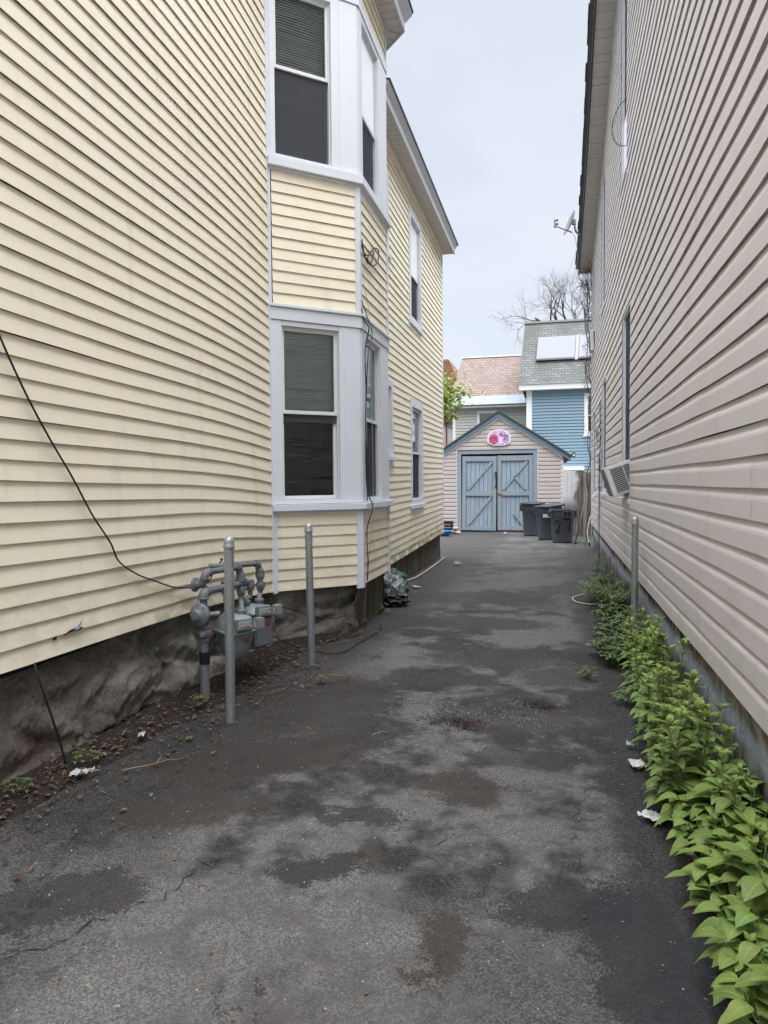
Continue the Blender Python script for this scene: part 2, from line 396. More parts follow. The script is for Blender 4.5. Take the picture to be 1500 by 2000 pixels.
def mk_board():
    t = NT('backboard_print'); o = t.obj(); x, y, z = t.xyz(o)
    n = t.noise(o, 26, 5, .7)
    g = t.ss(x, -.30, .30)
    c = t.mix(g, (.52, .26, .42), (.40, .24, .50))
    c = t.mix(t.ss(n, .42, .60), c, (.62, .50, .66))
    return t.bsdf(c, .5)
M['boardprint'] = mk_board()
M['ballpink'] = plain('faded_pink_print', (.52, .075, .20), .5, var=.3)
M['purpleink'] = plain('purple_print', (.055, .018, .085), .5)
M['hazeprint'] = plain('pale_lilac_print', (.62, .52, .68), .5, var=.25, sc=40)

# ------------------------------------------------------------------ mesh helpers
ORIG = {}
class MB:
    def __init__(s): s.v = []; s.f = []; s.pa = []
    def add(s, vs, fs):
        b = len(s.v); s.v += [tuple(v) for v in vs]; s.f += [tuple(i + b for i in f) for f in fs]
    def hexa(s, p):     # eight corners: bottom four then top four
        s.add(p, [(0, 3, 2, 1), (4, 5, 6, 7), (0, 1, 5, 4), (1, 2, 6, 5), (2, 3, 7, 6), (3, 0, 4, 7)])
    def box(s, x0, x1, y0, y1, z0, z1, mat=None):
        p = [(x0, y0, z0), (x1, y0, z0), (x1, y1, z0), (x0, y1, z0), (x0, y0, z1), (x1, y0, z1), (x1, y1, z1), (x0, y1, z1)]
        if mat is not None: p = [mat @ Vector(q) for q in p]
        s.hexa(p)
    def fbox(s, F, u0, u1, z0, z1, n0, n1):
        s.hexa([F(u0, z0, n0), F(u1, z0, n0), F(u1, z0, n1), F(u0, z0, n1), F(u0, z1, n0), F(u1, z1, n0), F(u1, z1, n1), F(u0, z1, n1)])
    def tube(s, pts, r, n=8, cap=True):
        pts = [Vector(p) for p in pts]; rs = r if hasattr(r, '__len__') else [r] * len(pts)
        rings = []; ref = None
        for i, p in enumerate(pts):
            d = (pts[min(i + 1, len(pts) - 1)] - pts[max(i - 1, 0)])
            if d.length < 1e-9: d = Vector((0, 0, 1))
            d.normalize()
            if ref is None: ref = Vector((0, 0, 1)) if abs(d.z) < .9 else Vector((1, 0, 0))
            a = d.cross(ref)
            if a.length < 1e-6: a = d.orthogonal()
            a.normalize(); b = a.cross(d); ref = -b.cross(a) if False else ref
            rings.append([p + (a * math.cos(2 * PI * k / n) + b * math.sin(2 * PI * k / n)) * rs[i] for k in range(n)])
        vs = [v for rg in rings for v in rg]; fs = []
        for i in range(len(pts) - 1):
            for k in range(n):
                fs.append((i * n + k, i * n + (k + 1) % n, (i + 1) * n + (k + 1) % n, (i + 1) * n + k))
        if cap: fs += [tuple(range(n))[::-1], tuple(range((len(pts) - 1) * n, len(pts) * n))]
        s.add(vs, fs)
    def lathe(s, prof, c=(0, 0, 0), n=20, axis=None, sq=None):
        """prof: (radius, height) pairs; sq squares the outline off (superellipse exponent)."""
        mat = Matrix.Translation(c)
        if axis is not None: mat = mat @ Vector((0, 0, 1)).rotation_difference(Vector(axis)).to_matrix().to_4x4()
        vs = []; fs = []
        for r, h in prof:
            for k in range(n):
                a = 2 * PI * k / n; ca, sa = math.cos(a), math.sin(a); q = r
                if sq: q = r / ((abs(ca) ** sq + abs(sa) ** sq) ** (1 / sq))
                vs.append(mat @ Vector((q * ca, q * sa, h)))
        for i in range(len(prof) - 1):
            for k in range(n):
                fs.append((i * n + k, i * n + (k + 1) % n, (i + 1) * n + (k + 1) % n, (i + 1) * n + k))
        fs.append(tuple(range(n))[::-1]); fs.append(tuple(range((len(prof) - 1) * n, len(prof) * n)))
        s.add(vs, fs)
    def prism(s, poly, fn, d0, d1):
        n = len(poly); vs = [fn(a, b, d0) for a, b in poly] + [fn(a, b, d1) for a, b in poly]
        s.add(vs, [tuple(range(n))[::-1], tuple(range(n, 2 * n))] + [(i, (i + 1) % n, n + (i + 1) % n, n + i) for i in range(n)])
    def grid(s, nu, nv, fn):
        vs = [fn(i / nu, j / nv) for j in range(nv + 1) for i in range(nu + 1)]
        s.add(vs, [(j * (nu + 1) + i, j * (nu + 1) + i + 1, (j + 1) * (nu + 1) + i + 1, (j + 1) * (nu + 1) + i) for j in range(nv) for i in range(nu)])
    def build(s, name, mat, parent=None, smooth=False, bevel=0, loc=None, tone=None):
        me = bpy.data.meshes.new(name)
        o0 = Vector(ORIG.get(parent.name, (0, 0, 0))) if parent is not None else Vector((0, 0, 0))
        if loc is not None: o0 = o0 + Vector(loc) if parent is None else o0
        me.from_pydata([tuple(Vector(v) - o0) for v in s.v], [], s.f)
        if bevel:
            bm = bmesh.new(); bm.from_mesh(me)
            bmesh.ops.recalc_face_normals(bm, faces=bm.faces)
            ed = [e for e in bm.edges if len(e.link_faces) == 2 and e.calc_face_angle(0) > .6]
            bmesh.ops.bevel(bm, geom=ed, offset=bevel, segments=2, affect='EDGES', clamp_overlap=True)
            bm.to_mesh(me); bm.free()
        if tone is not None:
            at = me.attributes.new('tone', 'FLOAT', 'FACE')
            for i in range(len(me.polygons)): at.data[i].value = tone[i]
        if s.pa and len(s.pa) == len(s.v):
            for nm_, ix in (('rib', 0), ('along', 1)):
                at = me.attributes.new(nm_, 'FLOAT', 'POINT'); at.data.foreach_set('value', [q[ix] for q in s.pa])
        me.materials.append(M[mat] if isinstance(mat, str) else mat)
        if smooth: me.polygons.foreach_set('use_smooth', [True] * len(me.polygons))
        me.update()
        o = bpy.data.objects.new(name, me); C.objects.link(o)
        if parent is not None:
            o.parent = parent; ORIG[o.name] = tuple(o0)
        elif loc is not None: o.location = loc; ORIG[o.name] = tuple(loc)
        else: ORIG[o.name] = (0, 0, 0)
        if smooth and bevel == 0:
            pass
        return o
def smooth_by_angle(o, ang=40):
    me = o.data; bm = bmesh.new(); bm.from_mesh(me)
    for f in bm.faces: f.smooth = True
    for e in bm.edges:
        if len(e.link_faces) == 2 and e.calc_face_angle(0) > R(ang): e.smooth = False
    bm.to_mesh(me); bm.free(); return o
def tag(o, label=None, cat=None, group=None, kind=None):
    if label: o['label'] = label
    if cat: o['category'] = cat
    if group: o['group'] = group
    if kind: o['kind'] = kind
    return o
def thing(name, label, cat, loc=(0, 0, 0), group=None):
    o = bpy.data.objects.new(name, None); C.objects.link(o); o.location = loc; o.empty_display_size = .1
    ORIG[o.name] = tuple(loc); return tag(o, label, cat, group)
def copy_tree(o, parent=None):
    c = o.copy(); C.objects.link(c); c.parent = parent
    for ch in list(o.children): copy_tree(ch, c)
    return c
def frame(ox, oy, ux, uy, flip=False):
    """Wall frame: F(u, z, n) with u along the wall, n outward (to the right of u, or left when flipped)."""
    L = math.hypot(ux, uy); ux, uy = ux / L, uy / L
    nx, ny = (uy, -ux) if not flip else (-uy, ux)
    return lambda u, z, n=0: Vector((ox + ux * u + nx * n, oy + uy * u + ny * n, z))

CLAP = [(0, .0135), (.5, .0078), (1, .001)]
DUTCH = [(0, .0150), (.60, .0135), (.70, .0115), (.80, .0050), (.88, .0022), (1, .0010)]
def siding(name, mat, parent, F, u0, u1, z0, z1, h, prof=CLAP, holes=(), top=None, zoff=None, seg=.14, joint=3.66, seed=0, wav=1.0, clipu=None, lipd=.006):
    rnd = random.Random(seed); mb = MB(); k = 0; nk = int((z1 - z0) / h) + 2; jo = 0
    for k in range(nk):
        zb = z0 + k * h
        if zb >= z1: break
        if k % 2 == 0: jo = rnd.uniform(.2, joint)
        joints = []; q = u0 - joint + jo
        while q < u1: 
            if q > u0 + .02: joints.append(q)
            q += joint
        ze = min(zb + h, z1)
        ts = [(t, off) for t, off in prof]
        bands = [(zb + a[0] * h, zb + b[0] * h, a[1], b[1]) for a, b in zip(ts[:-1], ts[1:])]
        cuts = sorted({z for ho in holes for z in (ho[2], ho[3]) if zb < z < ze})
        nb = []
        for (a, b, oa, ob) in bands:
            if a >= z1: continue
            if b > z1: ob = oa + (ob - oa) * (z1 - a) / (b - a); b = z1
            cc = [a] + [c for c in cuts if a < c < b] + [b]
            for p_, q_ in zip(cc[:-1], cc[1:]):
                nb.append((p_, q_, oa + (ob - oa) * (p_ - a) / (b - a), oa + (ob - oa) * (q_ - a) / (b - a)))
        for bi, (a, b, oa, ob) in enumerate(nb):
            zc = (a + b) / 2
            ints = [(u0, u1)]
            for ho in holes:
                if ho[2] <= zc <= ho[3]:
                    ni = []
                    for p_, q_ in ints:
                        if ho[0] > p_: ni.append((p_, min(q_, ho[0])))
                        if ho[1] < q_: ni.append((max(p_, ho[1]), q_))
                    ints = [i for i in ni if i[1] - i[0] > .004]
            for p_, q_ in ints:
                if clipu: p_, q_ = max(p_, clipu(zc)[0]), min(q_, clipu(zc)[1])
                if q_ - p_ < .004: continue
                br = [p_] + [j for j in joints if p_ + .01 < j < q_ - .01] + [q_]
                for pi, (s0, s1) in enumerate(zip(br[:-1], br[1:])):
                    par = (sum(1 for j in joints if j <= s0 + .001) + k // 2) % 2
                    n = max(1, int(math.ceil((s1 - s0) / seg)))
                    def pt(u, z, off):
                        nz = mn.noise((u * .9, k * 3.7 + seed, 1)) * .0030 * wav
                        no = mn.noise((u * .8, z * .9, 9 + seed)) * .0030 * wav + mn.noise((u * 2.1, k * 1.9, 4 + seed)) * .0014 * wav
                        zz = z + nz + (zoff(u, z) if zoff else 0) + (par * .0005)
                        if top: zz = min(zz, top(u))
                        return F(u, zz, off + no + par * .0013)
                    rows = [(b, ob), (a, oa)]
                    if bi == 0: rows.append((a, oa - .003)); rows.append((a + lipd, -.004))
                    vs = []
                    for i in range(n + 1):
                        u = s0 + (s1 + (.022 if pi < len(br) - 2 else 0) - s0) * i / n
                        for (z, off) in rows: vs.append(pt(u, z, off))
                    m = len(rows); fs = []
                    for i in range(n):
                        for r_ in range(m - 1):
                            ids = (i * m + r_, i * m + r_ + 1, (i + 1) * m + r_ + 1, (i + 1) * m + r_)
                            if top and abs(vs[ids[0]][2] - vs[ids[1]][2]) < 1e-5 and abs(vs[ids[3]][2] - vs[ids[2]][2]) < 1e-5 and r_ < 2: continue
                            fs.append(ids)
                    mb.add(vs, fs)
    return mb.build(name, mat, parent)

def window(parent, F, c0, c1, cz0, cz1, s0, s1, sz0, sz1, mid, upper='blind', lower='dark', casing='trim', proud=.018, depth=.05, sill=None, head=None, sash='white', label=None, band=None):
    """Casing rectangle c*, sash rectangle s* inside it; the sash sits back in the wall by depth."""
    fb = MB()
    fb.fbox(F, c0, s0, cz0, cz1, -.02, proud); fb.fbox(F, s1, c1, cz0, cz1, -.02, proud)
    fb.fbox(F, s0, s1, sz1, cz1, -.02, proud - .002)
    if sz0 - cz0 > .01: fb.fbox(F, s0, s1, cz0, sz0, -.02, proud - .002)
    w = fb.build('window', casing, parent, bevel=.004)
    if label: w['label'] = label
    j = MB()   # jamb lining
    d = -depth - .05
    j.fbox(F, s0 - .012, s0, sz0, sz1, d, -.021); j.fbox(F, s1, s1 + .012, sz0, sz1, d, -.021)
    j.fbox(F, s0 - .012, s1 + .012, sz1, sz1 + .012, d, -.021); j.fbox(F, s0 - .012, s1 + .012, sz0 - .012, sz0, d, -.021)
    j.build('jamb', casing, w)
    b = MB(); t = .035
    def sashframe(a0, a1, b0, b1, n0, n1, tt=t):
        b.fbox(F, a0, a0 + tt, b0, b1, n0, n1); b.fbox(F, a1 - tt, a1, b0, b1, n0, n1)
        b.fbox(F, a0 + tt, a1 - tt, b0, b0 + tt, n0, n1); b.fbox(F, a0 + tt, a1 - tt, b1 - tt, b1, n0, n1)
    e = .002
    sashframe(s0 + e, s1 - e, mid - .02, sz1 - e, -depth, -depth + .028)
    sashframe(s0 + e, s1 - e, sz0 + e, mid + .012, -depth - .032, -depth - .004)
    # thin outer stop around the opening
    b.fbox(F, s0 + e, s0 + .014, sz0 + e, sz1 - e, -depth + .03, -.012); b.fbox(F, s1 - .014, s1 - e, sz0 + e, sz1 - e, -depth + .03, -.012)
    b.fbox(F, s0 + .014, s1 - .014, sz1 - .014, sz1 - e, -depth + .03, -.012)
    b.build('sash', sash, w, bevel=.003)
    g = MB()
    def quad(mb, a0, a1, b0, b1, n): mb.add([F(a0, b0, n), F(a1, b0, n), F(a1, b1, n), F(a0, b1, n)], [(0, 1, 2, 3)])
    quad(g, s0 + t, s1 - t, mid, sz1 - t, -depth + .012); quad(g, s0 + t, s1 - t, sz0 + t, mid - .02, -depth - .02)
    g.build('pane', 'glass', w)
    if lower == 'screen':
        sc = MB(); sc.fbox(F, s0 + .016, s1 - .016, sz0 + .012, mid - .02, -depth + .004, -depth + .010); sc.build('screen', 'screen', w)
    if lower in ('full', 'upper'):
        sc = MB(); sc.fbox(F, s0 + .016, s1 - .016, (sz0 + .012) if lower == 'full' else sz0 + .72, sz1 - .016, -.024, -.020); sc.build('screen', 'screen', w)
        if lower == 'upper': sc = MB(); sc.fbox(F, s0 + .016, s1 - .016, sz0 + .012, sz0 + .70, -.022, -.012); sc.build('storm_sash', 'shade', w, bevel=.004)
    if lower == 'half':
        sc = MB(); sc.fbox(F, s0 + .016, s1 - .016, mid - .10, mid - .02, -depth + .004, -depth + .010); sc.build('screen', 'screen', w)
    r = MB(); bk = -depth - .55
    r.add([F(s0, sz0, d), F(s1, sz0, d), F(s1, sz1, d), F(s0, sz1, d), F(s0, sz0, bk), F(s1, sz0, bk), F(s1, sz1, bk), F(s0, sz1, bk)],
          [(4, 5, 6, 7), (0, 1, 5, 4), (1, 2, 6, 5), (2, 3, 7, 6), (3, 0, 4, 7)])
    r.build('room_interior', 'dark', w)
    if upper in ('blind', 'blindfull'):
        bl = MB(); zz = mid - (.02 if upper == 'blind' else .30); n = -depth - .042; k = 0
        while zz < sz1 - .03:
            q = mn.noise((zz * 5.3, s0 * 3, 1)); tilt = .008 + .007 * mn.noise((zz * 31, s0, 2)); dl, dr_ = .006 * mn.noise((zz * 9, 3, s0)), .008 * mn.noise((zz * 8, 7, s0)); mid_ = .006 * q
            bl.add([F(s0 + .02, zz + dl, n + tilt), F((s0 + s1) / 2, zz + mid_, n + tilt), F(s1 - .02, zz + dr_, n + tilt), F(s1 - .02, zz + .0245 + dr_, n - .004), F((s0 + s1) / 2, zz + .0245 + mid_, n - .004), F(s0 + .02, zz + .0245 + dl, n - .004)], [(0, 1, 4, 5), (1, 2, 3, 4)])
            zz += .024
        bl.build('blind', 'blind', w)
    if upper == 'shade':
        bl = MB(); bl.fbox(F, s0 + t + .002, s1 - t - .002, mid + .016, sz1 - t - .002, -depth + .013, -depth + .018); bl.build('shade', 'shade', w)  # white sheet over the pane; on the bay it stands for sky reflection
    if sill is not None:
        a0, a1, b0, b1, pr = sill
        sl = MB(); sl.fbox(F, a0, a1, b0, b1, -.01, pr); sl.build('sill', casing, w, bevel=.004)
    return w

def sweep(mb, path, prof, close_ends=True):
    """Sweep a closed profile [(offset to the right of travel, z)] along a 2-D path with mitred corners."""
    P = [Vector((a, b)) for a, b in path]; rings = []
    for i, p in enumerate(P):
        d0 = (P[i] - P[i - 1]).normalized() if i else None
        d1 = (P[i + 1] - P[i]).normalized() if i < len(P) - 1 else None
        d0 = d0 or d1; d1 = d1 or d0
        n0 = Vector((d0.y, -d0.x)); n1 = Vector((d1.y, -d1.x)); m = (n0 + n1)
        m = m / max(m.dot(n0), .3) if m.length > 1e-6 else n0
        rings.append([Vector((p.x + m.x * o, p.y + m.y * o, z)) for o, z in prof])
    n = len(prof); fs = []
    for i in range(len(P) - 1):
        for k in range(n): fs.append((i * n + k, (i + 1) * n + k, (i + 1) * n + (k + 1) % n, i * n + (k + 1) % n))
    fs += [tuple(range(n))[::-1], tuple(range((len(P) - 1) * n, len(P) * n))]
    mb.add([v for r in rings for v in r], fs)

# ------------------------------------------------------------------ the yellow house on the left
YH = thing('yellow_house', 'cream yellow clapboard house with a two storey bay window, along the driveway', 'house', (-2.6, 3, 0))
FA = frame(-2.6, 0, 0, 1)
FB = frame(-2.6, 6.25, .70, .64)
FC = frame(-1.9, 6.89, 0, 1)
FD = frame(-1.9, 8.08, -.30, .32)
FE = frame(-2.2, 0, 0, 1)
LB = math.hypot(.70, .64)
def sagA(u, z): return -.016 * (u - 2.86) - .022 * max(0, u - 4.5) ** 2
siding('front_side_wall', 'cream', YH, FA, -.6, 6.235, .60, 6.68, .1030, zoff=sagA, seed=1, wav=1.5)
siding('bay_wall', 'cream', YH, FB, .052, LB - .062, .478, 1.235, .1030, seed=21)
siding('bay_wall', 'cream', YH, FC, .062, 1.13, .478, 1.235, .1030, seed=22)
siding('bay_wall', 'cream', YH, FB, .040, LB - .046, 3.185, 4.43, .1030, seed=23)
siding('bay_wall', 'cream', YH, FC, .046, 1.15, 3.185, 4.43, .1030, seed=24)
siding('bay_wall', 'cream', YH, FB, .040, LB - .05, 6.275, 6.66, .1030, seed=25)
siding('bay_wall', 'cream', YH, FC, .05, 1.15, 6.275, 6.66, .1030, seed=26)
siding('bay_wall', 'cream', YH, FD, .03, .42, .478, 6.66, .1030, seed=27)
RW = [(8.62, 9.62, 1.86, 2.90), (10.85, 11.90, 1.15, 2.83), (10.84, 11.83, 4.02, 5.72), (8.75, 9.44, 4.55, 5.62)]
def riseE(u, z): return (.11 * (u - 9.6) / 4.6 - .0) * max(0, 1 - (z - .38) / 3.0)
siding('rear_side_wall', 'cream', YH, FE, 8.3, 14.10, .385, 6.04, .1030, holes=RW, zoff=riseE, seed=3, wav=1.1)
siding('back_wall', 'cream', YH, frame(-2.2, 14.12, -1, 0), .02, 6.5, .49, 6.04, .1030, seg=.6, seed=4)
siding('street_wall', 'cream', YH, frame(-9.1, -.6, 1, 0), 0, 6.5, .62, 6.68, .1030, seg=.8, seed=5)
# inner shell keeps daylight out behind the siding
mb = MB(); mb.box(-9.1, -2.66, -.57, 6.2, .55, 6.70); mb.box(-9.1, -2.9, 6.2, 14.06, .5, 6.05); mb.build('inner_shell', 'dark', YH)
for (F, u0, u1, z0, z1) in ((FB, 0, LB, .48, 1.25), (FC, 0, 1.19, .48, 1.25), (FB, 0, LB, 3.1, 4.5), (FC, 0, 1.19, 3.1, 4.5), (FB, 0, LB, 6.2, 6.66), (FC, 0, 1.19, 6.2, 6.66)):
    mb = MB(); mb.fbox(F, u0 + .03, u1 - .03, z0, z1, -.04, -.008); mb.build('bay_sheathing', 'dark', YH)
mb = MB(); mb.grid(6, 6, lambda a, b: FA(3.37 + .05 * a + .02 * b, .715 + sagA(3.4, 0) + .055 * b * (.3 + .7 * a), .022 + .016 * math.sin(PI * a) * (1 - b) + .012 * b)); mb.build('torn_scrap', M['slatemetal'] if 'slatemetal' in M else 'white', YH)['label'] = 'torn bluish flap in the lowest clapboards'
mb = MB(); mb.prism([(3.30, .700), (3.37, .708), (3.42, .704), (3.46, .712), (3.40, .722), (3.34, .716)], lambda a, b, c: FA(a, b + sagA(3.4, 0), c), .010, .0195); mb.prism([(3.215, .690), (3.235, .692), (3.24, .703), (3.222, .702)], lambda a, b, c: FA(a, b + sagA(3.4, 0), c), .010, .0195); mb.build('torn_hole', 'gapblack', YH)
# corner posts
mb = MB(); mb.fbox(FA, 6.225, 6.262, .47, 6.66, -.01, .022); mb.fbox(FB, -.004, .028, .455, 6.66, -.01, .020)
mb.fbox(FB, .0285, .052, .462, 1.235, -.01, .012)
mb.build('corner_post', 'trim', YH, bevel=.003)
mb = MB(); mb.fbox(FB, LB - .062, LB + .012, .440, 1.235, -.01, .022); mb.fbox(FC, -.010, .060, .438, 1.235, -.01, .020); mb.build('corner_post', 'trim', YH, bevel=.003)
mb = MB(); mb.fbox(FB, LB - .046, LB + .010, 3.18, 4.43, -.01, .020); mb.fbox(FC, -.008, .046, 3.18, 4.43, -.01, .018); mb.build('corner_post', 'trim', YH, bevel=.003)
mb = MB(); mb.fbox(FB, LB - .05, LB + .010, 6.27, 6.66, -.01, .020); mb.fbox(FC, -.008, .05, 6.27, 6.66, -.01, .018); mb.build('corner_post', 'trim', YH, bevel=.003)
for (z0, z1, w) in ((.43, 1.235, .060), (3.18, 4.43, .035), (6.27, 6.66, .03)):
    mb = MB(); mb.fbox(FC, 1.19 - w, 1.20, z0, z1, -.01, .020); mb.fbox(FD, -.008, w * .6, z0, z1, -.01, .018); mb.build('corner_post', 'trim', YH, bevel=.003)
mb = MB(); mb.fbox(FE, 14.10, 14.155, .47, 6.04, -.03, .018); mb.fbox(frame(-2.2, 14.12, -1, 0), -.02, .05, .47, 6.04, -.01, .036); mb.build('corner_post', 'white', YH, bevel=.003)
# head boards, sills and drip caps that wrap the bay
bay = [(-2.6, 6.25), (-1.9, 6.89), (-1.9, 8.08), (-2.2, 8.40)]
def belt(name, z0, z1, out, mat='trim'):
    mb = MB(); sweep(mb, bay, [(-.03, z0), (out, z0), (out, z1), (-.03, z1)]); return mb.build(name, mat, YH, bevel=.004)
belt('bay_head_board', 3.035, 3.150, .028); belt('drip_cap', 3.151, 3.180, .045)
belt('bay_sill', 1.238, 1.300, .062); belt('bay_sill', 4.435, 4.522, .058)
belt('sill_apron', 1.215, 1.2375, .020); belt('sill_apron', 4.412, 4.4345, .020)
belt('bay_head_board', 6.155, 6.262, .026)
window(YH, FB, .012, LB - .004, 1.303, 3.033, .122, .715, 1.345, 2.985, 2.185, 'blind', 'half', proud=.016, depth=.055)
window(YH, FC, .004, 1.186, 1.303, 3.033, .19, .80, 1.345, 2.985, 2.165, 'blindfull', 'screen', proud=.016, depth=.055)
window(YH, FB, .030, LB - .004, 4.525, 6.152, .082, .660, 4.565, 6.10, 5.385, 'blindfull', 'screen', proud=.016, depth=.055)
window(YH, FC, .004, 1.186, 4.525, 6.152, .135, .79, 4.555, 6.10, 5.26, 'shade', 'screen', proud=.016, depth=.05, label='bay window with sky reflection painted as a white sheet over its upper half')
# flat cover strips on the wide bay casings
mb = MB(); mb.fbox(FB, .765, .772, 1.31, 3.03, .016, .020); mb.fbox(FB, .745, .749, 4.53, 6.15, .016, .020); mb.build('casing_seam', 'trim', YH)
FR = [dict(c=RW[0], s=(8.72, 9.52, 1.96, 2.80), mid=2.4, up='blind', lo='screen', sill=(8.58, 9.66, 1.80, 1.86, .06)),
      dict(c=RW[1], s=(10.96, 11.78, 1.24, 2.69), mid=1.98, up='blind', lo='screen', sill=(10.83, 11.92, 1.09, 1.15, .05)),
      dict(c=RW[2], s=(10.94, 11.73, 4.10, 5.64), mid=4.80, up='shade', lo='screen', sill=(10.82, 11.85, 3.96, 4.02, .04)),
      dict(c=RW[3], s=(8.84, 9.36, 4.62, 5.54), mid=5.1, up='blind', lo='screen', sill=(8.72, 9.47, 4.50, 4.55, .05))]
for q in FR:
    c = q['c']; s = q['s']
    window(YH, FE, c[0], c[1], c[2], c[3], s[0], s[1], s[2], s[3], q['mid'], q['up'], q['lo'], proud=.024, depth=.05, sill=q['sill'], sash='white')
# eaves
def strips(mb, path, o0, o1, z, step=.30):
    """V-groove soffit panels running across the eave."""
    for (a, b) in zip(path[:-1], path[1:]):
        A_, B_ = Vector(a), Vector(b); d = (B_ - A_); L = d.length; d.normalize(); n = Vector((d.y, -d.x)); k = 0; s = 0
        while s < L:
            e = min(s + step - .008, L)
            p = [A_ + d * s + n * o0, A_ + d * e + n * o0, A_ + d * e + n * o1, A_ + d * s + n * o1]
            mb.hexa([Vector((q.x, q.y, z)) for q in p] + [Vector((q.x, q.y, z + .012)) for q in p]); s += step
mb = MB(); pb = [(-2.6, -.6), (-2.6, 6.25), (-1.9, 6.89), (-1.9, 8.08), (-2.25, 8.45)]
sweep(mb, pb, [(-.05, 6.668), (.20, 6.668), (.20, 6.69), (-.05, 6.69)]); strips(mb, pb, .004, .20, 6.656, .13); mb.build('bay_soffit', 'soffit', YH)
mb = MB(); sweep(mb, pb, [(.20, 6.642), (.222, 6.642), (.222, 6.74), (.27, 6.80), (.30, 6.83), (.30, 6.86), (.20, 6.86)]); mb.build('bay_fascia', 'fascia', YH, bevel=.003)
mb = MB(); sweep(mb, pb, [(-.3, 6.862), (.315, 6.862), (.315, 6.885), (-.3, 6.93)]); mb.build('bay_roof_edge', 'darkfascia', YH)
pr = [(-2.2, 8.3), (-2.2, 14.32)]
mb = MB(); sweep(mb, pr, [(-.05, 6.062), (.225, 6.062), (.225, 6.08), (-.05, 6.08)]); strips(mb, [(-2.2, 8.5), (-2.2, 14.3)], .004, .222, 6.05, .13); mb.build('rear_soffit', 'soffit', YH)
mb = MB(); sweep(mb, pr, [(.225, 6.036), (.245, 6.036), (.245, 6.14), (.29, 6.20), (.305, 6.225), (.225, 6.225)]); mb.build('rear_fascia', 'fascia', YH, bevel=.003)
mb = MB(); mb.fbox(FE, 8.3, 14.10, 5.95, 6.048, .0, .022); mb.fbox(FE, 8.3, 14.10, 5.99, 6.048, .0225, .034); mb.build('frieze_board', 'cream', YH, bevel=.003)
mb = MB(); mb.add([(-1.885, 8.3, 6.235), (-1.885, 14.34, 6.235), (-5.6, 14.34, 7.0), (-5.6, 8.3, 7.0), (-1.885, 8.3, 6.21), (-1.885, 14.34, 6.21), (-5.6, 14.34, 6.97), (-5.6, 8.3, 6.97)],
                  [(0, 1, 2, 3), (4, 7, 6, 5), (0, 4, 5, 1), (1, 5, 6, 2), (2, 6, 7, 3), (3, 7, 4, 0)]); 
mb.add([(-2.3, -.8, 6.89), (-2.3, 8.6, 6.89), (-9.3, 8.6, 7.4), (-9.3, -.8, 7.4)], [(0, 1, 2, 3)])
mb.add([(-1.7, 6.7, 6.888), (-1.7, 8.2, 6.888), (-2.5, 8.6, 6.93), (-2.5, 6.1, 6.93)], [(0, 1, 2, 3)]); mb.build('roof', 'roofdark', YH)
# foundation
def rub(u, z, sd):
    """Roughly split stones: every stone a few flat facets, rough skin, recessed joints."""
    wu = u + mn.noise((u * 2.3, z * 3.1, sd)) * .10 + mn.noise((u * 7, z * 8, sd + 1)) * .03; wz = z + mn.noise((u * 2.1, z * 2.6, sd + 5)) * .07
    dist, pts = mn.voronoi(Vector((wu * 1.75, wz * 3.3, sd)))
    c = pts[0]; e = dist[1] - dist[0]; r = random.Random(int(c[0] * 9973) * 31 + int(c[1] * 7919)); la, lb = wu * 1.75 - c[0], wz * 3.3 - c[1]; h = 1
    for k in range(6):
        h = min(h, r.uniform(.03, .075) + r.uniform(-.16, .16) * la + r.uniform(-.16, .16) * lb)
    j = min(1, e * 7); h = h * (.35 + .65 * j) + r.uniform(-.012, .012) * j
    return h + .014 * mn.noise((u * 6, z * 7, sd)) + .011 * mn.noise((u * 15, z * 17, sd)) + .008 * mn.noise((u * 30, z * 33, sd)) + .005 * mn.noise((u * 58, z * 62, sd))
def rubble(name, F, u0, u1, z1, base, sd, top=None):
    mb = MB(); nu = int((u1 - u0) / .016); nv = int(z1 / .016)
    def fn(a, b):
        u = u0 + (u1 - u0) * a; zt = top(u) if top else z1; z = -.06 + (zt + .06) * b
        k = max(0, 1 - z / zt)
        return F(u, z, base(u) * k ** .8 - .085 + rub(u, z, sd))
    mb.grid(nu, nv, fn); return mb.build(name, 'rubble', YH, smooth=True)
def baseA(u): return max(0, min(.10, (u - 3.0) * .055 + .0)) - .0
rubble('foundation', FA, -.6, 6.3, .62, baseA, 3, top=lambda u: .615 + sagA(u, 0))
rubble('foundation', FB, -.12, LB - .03, .50, lambda u: -.015, 8)
def flatwall(name, F, u0, u1, z0, z1, mat, parent, amp=.008, n0=-.06, sd=1, st=.06):
    mb = MB(); nu = max(2, int((u1 - u0) / st)); nv = max(2, int((z1 - z0) / st))
    mb.grid(nu, nv, lambda a, b: F(u0 + (u1 - u0) * a, z0 + (z1 - z0) * b, n0 + amp * mn.noise(((u0 + (u1 - u0) * a) * 3, (z0 + (z1 - z0) * b) * 5, sd))))
    return mb.build(name, mat, parent, smooth=True)
flatwall('foundation', FC, -.02, 1.15, -.05, .50, 'rearfound', YH, n0=-.07)
flatwall('foundation', FD, .02, .45, -.05, .50, 'rearfound', YH, n0=-.06)
flatwall('foundation', FE, 8.3, 14.08, -.05, .52, 'rearfound', YH, n0=-.05, amp=.014)
flatwall('foundation', frame(-2.2, 14.08, -1, 0), .05, 6.5, -.05, .52, 'rearfound', YH, n0=-.03, amp=.014, st=.3)

